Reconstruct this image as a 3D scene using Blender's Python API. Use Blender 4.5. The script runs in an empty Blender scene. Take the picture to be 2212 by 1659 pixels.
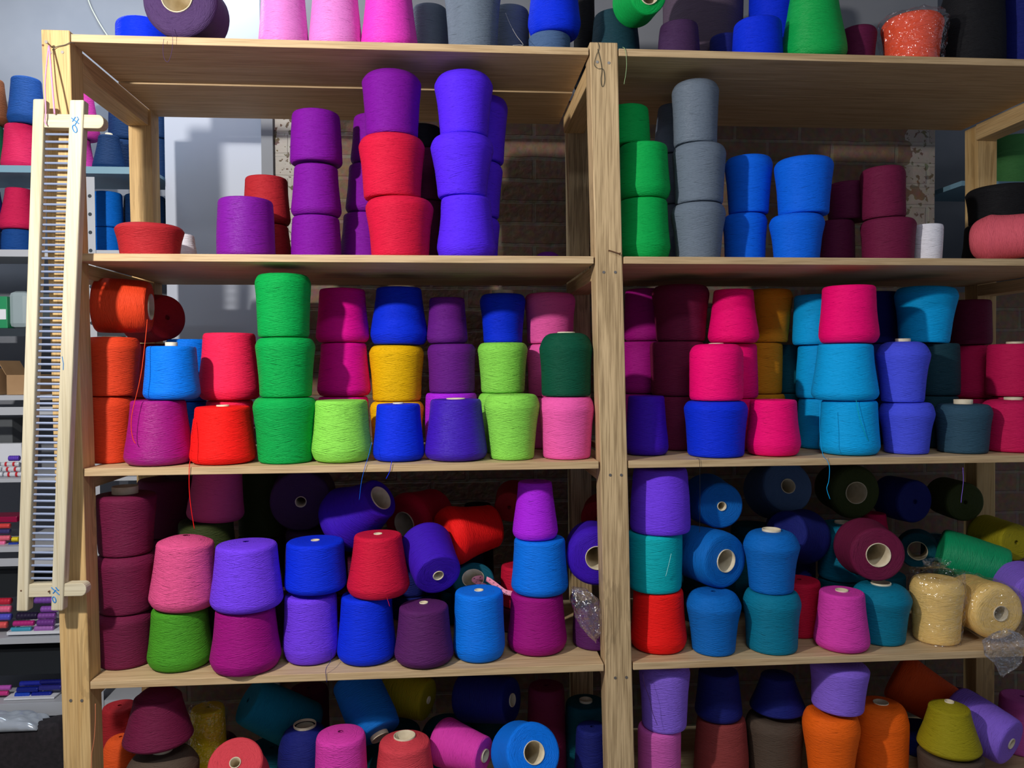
import bpy, bmesh, math, random
from mathutils import Vector, Matrix, noise
C = bpy.context.scene.collection
S = bpy.context.scene
random.seed(7)
# ------------------------------------------------------------------ camera solved from the shelves
W, H, F = 2212, 1659, 1680.9
CAM = Vector((1.03995, -2.25277, -0.3166))
yaw, pitch, roll = 0.0758, -0.02415, -0.00488
_f = Vector((math.sin(yaw)*math.cos(pitch), math.cos(yaw)*math.cos(pitch), math.sin(pitch)))
_r0 = Vector((math.cos(yaw), -math.sin(yaw), 0)); _u0 = _r0.cross(_f)
_r = math.cos(roll)*_r0 + math.sin(roll)*_u0
_u = -math.sin(roll)*_r0 + math.cos(roll)*_u0
cd = bpy.data.cameras.new('camera'); cam = bpy.data.objects.new('camera', cd); C.objects.link(cam)
cam.matrix_world = Matrix(((_r.x, _u.x, -_f.x, CAM.x), (_r.y, _u.y, -_f.y, CAM.y), (_r.z, _u.z, -_f.z, CAM.z), (0, 0, 0, 1)))
cd.sensor_fit = 'HORIZONTAL'; cd.sensor_width = 36; cd.lens = 36*F/W; cd.clip_start = .05
S.camera = cam
def at(x, y, Y):                     # point of the picture on the plane at depth Y in the room
    d = _f + _r*((x-W/2)/F) - _u*((y-H/2)/F)
    return CAM + d*((Y-CAM.y)/d.y)
def atz(x, y, Z):
    d = _f + _r*((x-W/2)/F) - _u*((y-H/2)/F)
    return CAM + d*((Z-CAM.z)/d.z)
def dep(p): return (p-CAM).dot(_f)
Z0, Z1, Z2, Z3, Z4 = .602, 0.0, -.600, -1.201, -1.70
ZF = -1.88
ZS = {0: Z0, 1: Z1, 2: Z2, 3: Z3, 4: Z4}
# ------------------------------------------------------------------ materials
def lin(c):
    return tuple(((v/255)/12.92 if v/255 <= .04045 else ((v/255+.055)/1.055)**2.4) for v in c)
def newmat(name):
    m = bpy.data.materials.new(name); m.use_nodes = True
    nt = m.node_tree
    return m, nt, nt.nodes['Principled BSDF']
def N(nt, t, **k):
    n = nt.nodes.new(t)
    for a, b in k.items():
        if a in n.inputs: n.inputs[a].default_value = b
        else: setattr(n, a, b)
    return n
def mth(nt, op, a, b=None):
    n = nt.nodes.new('ShaderNodeMath'); n.operation = op
    for i, v in enumerate((a, b)):
        if v is None: continue
        if isinstance(v, (int, float)): n.inputs[i].default_value = v
        else: nt.links.new(v, n.inputs[i])
    return n.outputs[0]
def plain(name, rgb, rough=.6, metal=0, spec=.4):
    m, nt, p = newmat(name)
    p.inputs['Base Color'].default_value = (*lin(rgb), 1)
    p.inputs['Roughness'].default_value = rough; p.inputs['Metallic'].default_value = metal
    p.inputs['Specular IOR Level'].default_value = spec
    return m
_ym = {}
def yarn(col, rough=.62, streak=1.0):
    key = (col, rough, streak)
    if key in _ym: return _ym[key]
    m, nt, p = newmat('wound_yarn')
    L = nt.links.new
    uv = N(nt, 'ShaderNodeUVMap'); sx = N(nt, 'ShaderNodeSeparateXYZ'); L(uv.outputs[0], sx.inputs[0])
    oi = N(nt, 'ShaderNodeObjectInfo')
    hs = []
    for ang, sc, off in ((.20, 340, 0), (-.17, 340, 37.3), (.05, 560, 11.1)):
        a = mth(nt, 'ADD', mth(nt, 'MULTIPLY', sx.outputs[1], math.cos(ang)*sc), mth(nt, 'MULTIPLY', sx.outputs[0], -math.sin(ang)*sc))
        b = mth(nt, 'ADD', mth(nt, 'MULTIPLY', sx.outputs[0], 13), off)
        b = mth(nt, 'ADD', b, mth(nt, 'MULTIPLY', oi.outputs['Random'], 91))
        cx = N(nt, 'ShaderNodeCombineXYZ'); L(a, cx.inputs[0]); L(b, cx.inputs[1])
        t = N(nt, 'ShaderNodeTexNoise', Scale=1.0, Detail=2.0, Roughness=.55); L(cx.outputs[0], t.inputs['Vector'])
        hs.append(t.outputs['Fac'])
    hgt = mth(nt, 'ADD', mth(nt, 'MULTIPLY', mth(nt, 'MINIMUM', hs[0], hs[1]), 1.5), mth(nt, 'MULTIPLY', hs[2], .5))
    rp = N(nt, 'ShaderNodeValToRGB'); L(hgt, rp.inputs[0])
    e = rp.color_ramp.elements
    base = lin(col)
    e[0].position = .50; e[0].color = (*[c*(1-min(.8, .58*streak)) for c in base], 1)  # shade in the gaps between strands, painted into the yarn colour
    e[1].position = .76; e[1].color = (*[min(1, c*1.02+.002) for c in base], 1)
    L(rp.outputs[0], p.inputs['Base Color'])
    bp = N(nt, 'ShaderNodeBump', Strength=.7*streak, Distance=.0042); L(hgt, bp.inputs['Height']); L(bp.outputs[0], p.inputs['Normal'])
    p.inputs['Roughness'].default_value = rough
    p.inputs['Specular IOR Level'].default_value = .14 if rough > .5 else .3
    p.inputs['Sheen Weight'].default_value = .02; p.inputs['Sheen Roughness'].default_value = .5
    p.inputs['Sheen Tint'].default_value = (*[min(1, c*.8+.2) for c in base], 1)
    _ym[key] = m
    return m
def wood(name, light, dark, axis, dirt=.25, rough=.6, scale=1.0, knots=False):
    m, nt, p = newmat(name); L = nt.links.new
    tc = N(nt, 'ShaderNodeTexCoord'); oi = N(nt, 'ShaderNodeObjectInfo')
    mp = N(nt, 'ShaderNodeMapping'); L(tc.outputs['Object'], mp.inputs[0])
    rl = N(nt, 'ShaderNodeCombineXYZ')
    for i in range(3): L(mth(nt, 'MULTIPLY', oi.outputs['Random'], 7.3+i*3.1), rl.inputs[i])
    L(rl.outputs[0], mp.inputs['Location'])
    s = [34*scale]*3; s[axis] = 1.6*scale
    mp.inputs['Scale'].default_value = s
    n1 = N(nt, 'ShaderNodeTexNoise', Scale=1.0, Detail=5.0, Roughness=.6, Distortion=1.1); L(mp.outputs[0], n1.inputs['Vector'])
    s2 = [260*scale]*3; s2[axis] = 7*scale
    mp2 = N(nt, 'ShaderNodeMapping'); L(tc.outputs['Object'], mp2.inputs[0]); mp2.inputs['Scale'].default_value = s2; L(rl.outputs[0], mp2.inputs['Location'])
    n2 = N(nt, 'ShaderNodeTexNoise', Scale=1.0, Detail=3.0); L(mp2.outputs[0], n2.inputs['Vector'])
    rp = N(nt, 'ShaderNodeValToRGB'); L(n1.outputs['Fac'], rp.inputs[0])
    e = rp.color_ramp.elements
    e[0].position = .32; e[0].color = (*lin(dark), 1); e[1].position = .56; e[1].color = (*lin(light), 1)
    rp2 = N(nt, 'ShaderNodeValToRGB'); L(n2.outputs['Fac'], rp2.inputs[0])
    e = rp2.color_ramp.elements
    e[0].position = .36; e[0].color = (1-dirt*1.3, 1-dirt*1.4, 1-dirt*1.5, 1); e[1].position = .55; e[1].color = (1, 1, 1, 1)
    mx = N(nt, 'ShaderNodeMix', data_type='RGBA', blend_type='MULTIPLY'); mx.inputs[0].default_value = 1
    L(rp.outputs[0], mx.inputs[6]); L(rp2.outputs[0], mx.inputs[7])
    out = mx.outputs[2]
    if knots:                                   # a few round knots with rings
        mp3 = N(nt, 'ShaderNodeMapping'); L(tc.outputs['Object'], mp3.inputs[0])
        s3 = [7, 7, 7]; s3[axis] = 2.2; mp3.inputs['Scale'].default_value = s3; L(rl.outputs[0], mp3.inputs['Location'])
        vo = N(nt, 'ShaderNodeTexVoronoi', Scale=1.0); L(mp3.outputs[0], vo.inputs['Vector'])
        d = mth(nt, 'ADD', vo.outputs['Distance'], mth(nt, 'MULTIPLY', n1.outputs['Fac'], .34))
        w = mth(nt, 'SINE', mth(nt, 'MULTIPLY', d, 62))
        ring = mth(nt, 'MULTIPLY', mth(nt, 'GREATER_THAN', w, .25), mth(nt, 'LESS_THAN', d, .50))
        core = mth(nt, 'LESS_THAN', d, .22)
        amt = mth(nt, 'MINIMUM', mth(nt, 'ADD', mth(nt, 'MULTIPLY', ring, .20), mth(nt, 'MULTIPLY', core, .28)), .8)
        mk = N(nt, 'ShaderNodeMix', data_type='RGBA'); L(amt, mk.inputs[0]); L(out, mk.inputs[6]); mk.inputs[7].default_value = (*lin([v*.55 for v in dark]), 1)
        out = mk.outputs[2]
    L(out, p.inputs['Base Color'])
    bp = N(nt, 'ShaderNodeBump', Strength=.25, Distance=.002); L(n2.outputs['Fac'], bp.inputs['Height']); L(bp.outputs[0], p.inputs['Normal'])
    p.inputs['Roughness'].default_value = rough; p.inputs['Specular IOR Level'].default_value = .3
    return m
def noisy(name, a, b, scale=8, rough=.7, bump=.2):
    m, nt, p = newmat(name); L = nt.links.new
    tc = N(nt, 'ShaderNodeTexCoord')
    n = N(nt, 'ShaderNodeTexNoise', Scale=scale, Detail=5.0); L(tc.outputs['Object'], n.inputs['Vector'])
    rp = N(nt, 'ShaderNodeValToRGB'); L(n.outputs['Fac'], rp.inputs[0]); e = rp.color_ramp.elements
    e[0].position = .35; e[0].color = (*lin(a), 1); e[1].position = .65; e[1].color = (*lin(b), 1)
    L(rp.outputs[0], p.inputs['Base Color'])
    bp = N(nt, 'ShaderNodeBump', Strength=bump, Distance=.004); L(n.outputs['Fac'], bp.inputs['Height']); L(bp.outputs[0], p.inputs['Normal'])
    p.inputs['Roughness'].default_value = rough
    return m
def plastic_film(sc, fac, base, crinkle):
    m, nt, p = newmat('clear_film'); L = nt.links.new
    out = nt.nodes['Material Output']
    tr = N(nt, 'ShaderNodeBsdfTransparent'); tr.inputs[0].default_value = (.97, .97, .98, 1)
    gl = N(nt, 'ShaderNodeBsdfGlossy', Roughness=.13); gl.inputs['Color'].default_value = (.95, .96, 1, 1)
    lw = N(nt, 'ShaderNodeLayerWeight', Blend=.35)
    f = mth(nt, 'ADD', mth(nt, 'MULTIPLY', lw.outputs['Facing'], fac), base)
    tc = N(nt, 'ShaderNodeTexCoord'); no = N(nt, 'ShaderNodeTexNoise', Scale=sc, Detail=2.5); L(tc.outputs['Object'], no.inputs['Vector'])
    bp = N(nt, 'ShaderNodeBump', Strength=.95, Distance=.02); L(no.outputs['Fac'], bp.inputs['Height']); L(bp.outputs[0], gl.inputs['Normal'])
    if crinkle: L(bp.outputs[0], lw.inputs['Normal'])
    mx = N(nt, 'ShaderNodeMixShader'); L(f, mx.inputs[0]); L(tr.outputs[0], mx.inputs[1]); L(gl.outputs[0], mx.inputs[2]); nt.nodes.remove(p)
    L(mx.outputs[0], out.inputs['Surface'])
    return m
M = {}
M['post'] = wood('post_wood', (210, 176, 122), (194, 156, 100), 2, .16, knots=True)
M['postold'] = wood('weathered_post_wood', (208, 180, 138), (170, 144, 106), 2, .30, knots=True)
M['board'] = wood('board_wood', (204, 176, 136), (186, 155, 114), 0, .18)
M['rail'] = wood('rail_wood', (212, 180, 130), (196, 160, 110), 1, .16)
M['heddle'] = wood('pale_pine', (204, 195, 170), (188, 175, 144), 2, .12, scale=.8)
M['heddlex'] = wood('pale_pine_crosswise', (204, 195, 170), (188, 175, 144), 0, .12, scale=.8)
M['rod'] = plain('grey_rod', (136, 148, 176), .35, .3)
M['screw'] = plain('steel_screw', (140, 135, 130), .4, .8)
M['rust'] = plain('rusty_nail', (105, 72, 50), .6, .5)
M['card'] = noisy('cardboard', (205, 190, 160), (228, 216, 190), 30, .85)
M['cardin'] = M['card']
M['film'] = plastic_film(34.0, .30, .05, False)
M['bag'] = plastic_film(48.0, .62, .10, True)
M['white'] = plain('white_enamel', (215, 222, 232), .45)
M['rackblue'] = plain('blue_grey_enamel', (120, 158, 178), .45)
M['rackgrey'] = plain('pale_grey_enamel', (178, 182, 190), .45)
M['dark'] = plain('dark_metal', (34, 44, 54), .55)
# ------------------------------------------------------------------ object helpers
def meshobj(name, verts, faces, m, parent=None, smooth=False, mi=None, uv=None, pinv=None):
    me = bpy.data.meshes.new(name); me.from_pydata([tuple(v) for v in verts], [], faces)
    for mm in (m if isinstance(m, (list, tuple)) else [m]): me.materials.append(mm)
    if smooth: me.polygons.foreach_set('use_smooth', [True]*len(me.polygons))
    if mi: me.polygons.foreach_set('material_index', mi)
    if uv:
        l = me.uv_layers.new(name='UVMap'); flat = []
        for f in uv:
            for u in f: flat += [u[0], u[1]]
        l.data.foreach_set('uv', flat)
    me.update()
    o = bpy.data.objects.new(name, me); C.objects.link(o)
    if parent is not None:
        o.parent = parent
        if pinv is not None: o.matrix_parent_inverse = pinv
    return o
def tag(o, label, cat, group=None, kind=None):
    if label: o['label'] = label
    if cat: o['category'] = cat
    if group: o['group'] = group
    if kind: o['kind'] = kind
    return o
def thing(name, label, cat, Mx=None, group=None):
    o = bpy.data.objects.new(name, None); C.objects.link(o); o.empty_display_size = .05
    if Mx is not None: o.matrix_world = Mx
    return tag(o, label, cat, group)
def part_label(o, t): o['label'] = t; return o
class MB:
    def __init__(s): s.v = []; s.f = []
    def hexa(s, p):
        n = len(s.v); s.v += [Vector(q) for q in p]
        s.f += [[n+i for i in q] for q in ((0, 3, 2, 1), (4, 5, 6, 7), (0, 1, 5, 4), (1, 2, 6, 5), (2, 3, 7, 6), (3, 0, 4, 7))]
        return s
    def box(s, x0, x1, y0, y1, z0, z1, sh=0.0, zr=0.0):
        k = lambda z: sh*(z-zr)
        return s.hexa([(x0+k(z0), y0, z0), (x1+k(z0), y0, z0), (x1+k(z0), y1, z0), (x0+k(z0), y1, z0),
                       (x0+k(z1), y0, z1), (x1+k(z1), y0, z1), (x1+k(z1), y1, z1), (x0+k(z1), y1, z1)])
    def cyl(s, a, b, r, n=12, r2=None):
        a = Vector(a); b = Vector(b); d = (b-a).normalized()
        q = d.orthogonal().normalized(); w = d.cross(q); k = len(s.v); r2 = r if r2 is None else r2
        for c, rr in ((a, r), (b, r2)):
            for i in range(n):
                t = 2*math.pi*i/n; s.v.append(c+(q*math.cos(t)+w*math.sin(t))*rr)
        s.f += [[k+i, k+(i+1) % n, k+n+(i+1) % n, k+n+i] for i in range(n)]
        s.f += [[k+i for i in reversed(range(n))], [k+n+i for i in range(n)]]
        return s
    def build(s, name, m, parent=None, bevel=0, smooth=False, pinv=None):
        o = meshobj(name, s.v, s.f, m, parent, smooth, pinv=pinv)
        if bevel:
            b = o.modifiers.new('bevel', 'BEVEL'); b.width = bevel; b.segments = 2; b.limit_method = 'ANGLE'
        return o
def sweep(pts, r, n=6):
    """round strand through the points, as vertices and faces"""
    P = [Vector(p) for p in pts]; v = []; f = []
    up = None
    for i, p in enumerate(P):
        d = (P[min(i+1, len(P)-1)]-P[max(i-1, 0)])
        d = d.normalized() if d.length > 1e-9 else Vector((0, 0, 1))
        if up is None: up = d.orthogonal().normalized()
        q = (up-d*up.dot(d)); q = q.normalized() if q.length > 1e-6 else d.orthogonal().normalized(); up = q
        w = d.cross(q)
        for k in range(n):
            t = 2*math.pi*k/n; v.append(p+(q*math.cos(t)+w*math.sin(t))*r)
    for i in range(len(P)-1):
        for k in range(n): f.append([i*n+k, i*n+(k+1) % n, i*n+n+(k+1) % n, i*n+n+k])
    f += [[k for k in reversed(range(n))], [(len(P)-1)*n+k for k in range(n)]]
    return v, f
def catmull(p, res=6):
    p = [Vector(q) for q in p]
    if len(p) < 3: return p
    o = []
    for i in range(len(p)-1):
        a, b, c, d = p[max(i-1, 0)], p[i], p[i+1], p[min(i+2, len(p)-1)]
        for k in range(res):
            t = k/res
            o.append(.5*((2*b)+(c-a)*t+(2*a-5*b+4*c-d)*t*t+(3*b-a-3*c+d)*t**3))
    return o+[p[-1]]
def tube(name, pts, r, m, parent=None, pinv=None, res=6):
    v, f = sweep(catmull(pts, res), r)
    return meshobj(name, v, f, m, parent, True, pinv=pinv)
def chaikin(p, n=2):
    for _ in range(n):
        q = [p[0]]
        for a, b in zip(p, p[1:]):
            q.append((a[0]*.75+b[0]*.25, a[1]*.75+b[1]*.25)); q.append((a[0]*.25+b[0]*.75, a[1]*.25+b[1]*.75))
        q.append(p[-1]); p = q
    return p
def lathe(name, prof, m, parent=None, n=44, wob=0.0, seed=0.0, pinv=None, off=None):
    v = []; f = []; uv = []
    arc = [0.0]
    for a, b in zip(prof, prof[1:]): arc.append(arc[-1]+math.hypot(a[0]-b[0], a[1]-b[1]))
    R = max(p[0] for p in prof)
    for (r, z) in prof:
        for i in range(n):
            t = 2*math.pi*i/n
            k = 1.0
            if wob: k += wob*(noise.noise((math.cos(t)*1.3+seed, math.sin(t)*1.3, z*16+seed))*1.0+.55*noise.noise((math.cos(t)*3+seed, math.sin(t)*3, z*45-seed)))
            rr = max(r*k, .0004)
            dx, dy = off(z) if off else (0, 0)
            v.append((rr*math.cos(t)+dx, rr*math.sin(t)+dy, z))
    for j in range(len(prof)-1):
        for i in range(n):
            i2 = (i+1) % n
            f.append([j*n+i, j*n+i2, (j+1)*n+i2, (j+1)*n+i])
            u0, u1 = 2*math.pi*i/n*R, 2*math.pi*(i+1)/n*R
            uv.append([(u0, arc[j]), (u1, arc[j]), (u1, arc[j+1]), (u0, arc[j+1])])
    return meshobj(name, v, f, m, parent, True, uv=uv, pinv=pinv)
# ------------------------------------------------------------------ a cone of yarn
def cone_profile(kind, rb, rt, h, bev, inset, dome, rc0, rc1):
    """outline from the bottom opening round to the top opening; u = wide end down, i = wide end up, c = near cylinder"""
    eb, et = (.10, .05) if kind == 'u' else ((.05, .12) if kind == 'i' else (.06, .06))
    ib, it = (.80, .90) if kind == 'u' else ((.92, .80) if kind == 'i' else (.90, .90))
    if bev is not None:
        if kind == 'u': eb = bev
        else: et = bev
    if inset is not None:
        if kind == 'u': ib = inset
        else: it = inset
    rm = (rb+rt)/2*(.985 if kind != 'c' else 1.015)
    p = [(rc0, .004), (rb*ib*.6, .0015), (rb*ib, 0), (rb*(.6+.4*ib), h*eb*.28), (rb, h*eb), (rb*1.003, h*(eb+.06)),
         (rm, h*.52), (rt*1.003, h*(1-et-.06)), (rt, h*(1-et)), (rt*(.6+.4*it), h*(1-et*.28)), (rt*it, h), (rt*it*.6, h+dome*.7), (max(rc1, .004), h+dome)]
    return chaikin(p, 2)
_k = [0]; _c = [0]
ADJ = {}; CID = {}
ADJ = {85: (0.015, -0.024, 0, 1), 84: (0.007, 0, 0, 1), 89: (0.008, -0.0024, 0, 1), 90: (0, 0.0792, 0, 1), 94: (0, -0.0324, 0, 1), 96: (0, 0.0338, 0.0125, 1), 97: (-0.012, 0.024, 0, 0.8216), 102: (0, -0.0558, 0, 1), 103: (0, -0.0638, 0, 1), 91: (0, -0.0222, 0, 1), 106: (0.003, 0, 0, 1), 105: (-0.003, 0, 0, 1), 111: (-0.006, 0.0336, 0.0154, 1), 114: (0.006, 0, 0, 1), 109: (0, -0.006, 0, 1), 117: (-0.009, -0.0048, 0, 1), 133: (-0.003, 0.089, 0.018, 0.7734), 115: (0, -0.054, 0, 1), 118: (-0.012, 0, 0, 1), 120: (0, 0, 0.012, 1), 134: (0.003, 0.0528, 0, 0.7504), 131: (0, 0.0336, 0.0096, 1), 121: (0.009, 0.0804, 0, 1), 137: (0, -0.0235, 0, 1), 141: (0, 0.0138, 0, 1), 145: (-0.002, -0.0216, 0, 1), 142: (0, 0.0198, 0, 1), 147: (0, 0.0072, 0, 1), 148: (0, 0.0252, 0, 1), 146: (-0.0068, 0, 0, 1), 151: (0.0008, -0.006, 0, 1), 152: (0.006, 0.0504, 0, 1), 155: (0.002, 0, 0, 1), 153: (0, 0, 0.012, 1), 154: (0.003, 0, 0, 1), 157: (0.006, 0, 0, 1), 156: (-0.006, 0, 0, 1), 167: (0, -0.012, 0, 1), 168: (0, 0.0048, 0, 1), 140: (0, 0.0459, 0, 1), 3: (-0.0119, 0, 0, 1), 4: (0.0059, 0, 0, 1), 14: (0, 0.0576, 0, 1), 15: (0, -0.0411, 0, 1), 16: (-0.003, 0, 0, 1), 18: (0.003, 0, 0, 1), 30: (-0.003, 0, 0, 1), 32: (0.003, 0.0079, 0, 1), 31: (0, -0.0023, 0, 1), 40: (-0.003, 0, 0, 1), 41: (0.003, 0, 0, 1), 80: (-0.002, 0.0504, 0, 1), 83: (0.005, 0.0336, 0, 1), 81: (0, 0.0336, 0, 1), 82: (0, -0.024, 0, 1), 86: (0, -0.0317, 0, 1), 99: (0, -0.0403, 0, 1), 95: (-0.0057, 0.0636, 0, 0.985), 100: (0, 0.0198, 0, 0.72), 93: (0.015, 0.0084, 0, 1), 136: (-0.012, 0.0252, 0, 1), 135: (0, 0.0412, 0, 0.7504), 150: (0, 0.0357, 0, 0.8216), 143: (0, -0.084, 0, 1), 149: (-0.003, 0, 0, 1), 162: (-0.004, 0.0168, 0, 1), 163: (0.004, 0, 0, 1), 169: (0, -0.0621, 0, 1), 132: (0.012, -0.06, 0, 1), 110: (0, 0, 0.018, 1), 165: (0, 0.0048, 0, 1), 5: (0.006, 0, 0, 1), 116: (-0.004, 0.0153, 0, 1), 87: (0.0141, 0, 0, 1), 88: (0.015, 0, 0, 1), 92: (0, 0.0504, 0.0055, 1), 98: (0, 0, 0, 0.9702), 20: (0.006, 0, 0, 1), 19: (-0.006, 0, 0, 1), 177: (0.003, 0, 0, 1), 178: (-0.003, 0, 0, 1), 171: (0.006, 0, 0, 1), 172: (-0.006, 0, 0, 1), 181: (0, 0.1176, 0, 1), 123: (-0.003, 0.0645, 0, 0.72), 126: (0.003, -0.0405, 0, 1), 170: (0, 0.0168, 0, 1), 51: (0, 0.0112, 0, 1), 65: (0, -0.018, 0, 1), 64: (0, 0.0252, 0, 1), 79: (0.003, -0.0553, 0, 1), 77: (-0.003, 0.0892, 0, 1), 69: (-0.003, -0.006, 0, 1), 70: (0.003, 0.0202, 0, 1), 71: (0, -0.0084, 0, 1), 73: (0, 0.0588, 0, 1), 75: (0, -0.042, 0, 1), 78: (0, -0.006, 0, 1), 124: (0, 0.1203, 0, 1), 11: (0, 0.0672, 0, 1), 119: (-0.0101, 0.0168, 0, 1), 122: (0, 0.0312, 0, 1), 130: (0.006, -0.0228, 0, 1)}
def adj():                           # small settling shifts so that neighbours touch without cutting into each other
    _c[0] += 1
    return ADJ.get(_c[0], (0, 0, 0, 1))
def cone(Mx, kind, rb, rt, h, col, label, group, core=None, prot=.004, wob=.012, bev=None, inset=None, dome=0.0, rough=.62, streak=1.0,
         both=False, ccol=None, parts=None, name='yarn_cone', cat='yarn cone'):
    """core: radius of the tube where it shows at the top; prot: how far it stands out"""
    _k[0] += 1; seed = _k[0]*3.17
    m = yarn(col, rough, streak)
    rc1 = core or 0.0
    rc0 = .012 if kind == 'i' else .03
    prof = cone_profile(kind, rb, rt, h, bev, inset, dome, 0.0 if not core else min(rc0, rb*.6), rc1)
    if not core:
        prof = [(.0006, .01)]+prof[1:-1]+[(.012, h+dome-.001), (.004, h+dome-.008), (.0006, h+dome-.012)]
    if not core and not parts:
        o = lathe('yarn_cone', prof, m, wob=wob, seed=seed)
        o.matrix_world = Mx
        tag(o, label, cat, group)
        return o
    root = thing(name, label, cat, Mx, group)
    lathe('wound_yarn', prof, m, root, wob=wob, seed=seed)
    if core:
        t = .0022; b = min(rc0, rb*.6)
        zt = h+dome+prot
        cp = [(b-t, .001), (b, .001), (b, .006), (rc1, h+dome-.002), (rc1+.0003, zt-.001), (rc1-.0006, zt), (rc1-t, zt-.001), (rc1-t, h*.8), (b-t, .001)]
        lathe('cardboard_core', cp, ccol or M['card'], root, n=28, wob=.015, seed=seed)
    return root
def yarn_of(o):
    return o if o.type == 'MESH' else next(c for c in o.children if c.name.startswith('wound_yarn'))
def TM(p): return Matrix.Translation(Vector(p))
def axis_matrix(p, ax):
    z = Vector(ax).normalized(); up = Vector((0, 0, 1)) if abs(z.z) < .95 else Vector((0, 1, 0))
    x = up.cross(z).normalized(); y = z.cross(x)
    return Matrix(((x.x, y.x, z.x, p.x), (x.y, y.y, z.y, p.y), (x.z, y.z, z.z, p.z), (0, 0, 0, 1)))
def stack(shelf, Y, group, *items, base=None, ybot=None):
    """cones piled on one another; each: kind, centre x, top y, top width, bottom width (picture), colour, label, options"""
    z = ZS[shelf] if base is None else base
    ax_, ay_, az_, as_ = adj(); cid = _c[0]
    if ybot is not None:
        kind, cx, yt, wt, wb = items[0][:5]
        q = atz(cx, ybot, z); Y = q.y + .80*wb*dep(q)/(2*F)
        Y = .102 if shelf == 2 else max(.06, min(Y, .5))
    outs = []
    Y += ay_
    for it in items:
        kind, cx, yt, wt, wb, col, label = it[:7]; o = dict(it[7]) if len(it) > 7 else {}
        dy = o.pop('dy', 0); lean = o.pop('lean', None); gap = o.pop('gap', .001)
        ym = yt+55
        c = at(cx, ym, Y+dy); d = dep(c); c.x += ax_
        rt, rb = as_*wt*d/(2*F), as_*wb*d/(2*F)
        zt = o.pop('z', None)
        if zt is None: zt = at(cx, yt, Y+dy-.85*rt).z
        h = max(.03, zt-z-gap)
        Mx = TM((c.x, Y+dy, z+gap))
        if lean: Mx = Mx @ Matrix.Rotation(lean[1], 4, 'Y') @ Matrix.Rotation(lean[0], 4, 'X')
        outs.append(cone(Mx, kind, rb, rt, h, col, label, group, **o)); CID[outs[-1].name] = cid
        z = zt
    return outs
def lying(x, y, Y, ax, length, wf, wbk, col, label, group, core=None, kind=None, **o):
    """a cone on its side: (x, y) is the centre of the end that faces us, ax points from its far end to it"""
    ax_, ay_, az_, as_ = adj()
    c = at(x, y, Y+ay_); d = dep(c); c.x += ax_; c.z += az_
    rf, rb = as_*wf*d/(2*F), as_*wbk*d/(2*F)
    a = Vector(ax).normalized()
    kind = kind or ('i' if rf > rb*1.05 else ('u' if rb > rf*1.05 else 'c'))
    Mx = axis_matrix(c-a*length, a)
    r = cone(Mx, kind, rb, rf, length, col, label, group, core=(core*d/F if core else None), **o); CID[r.name] = _c[0]
    return r
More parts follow.
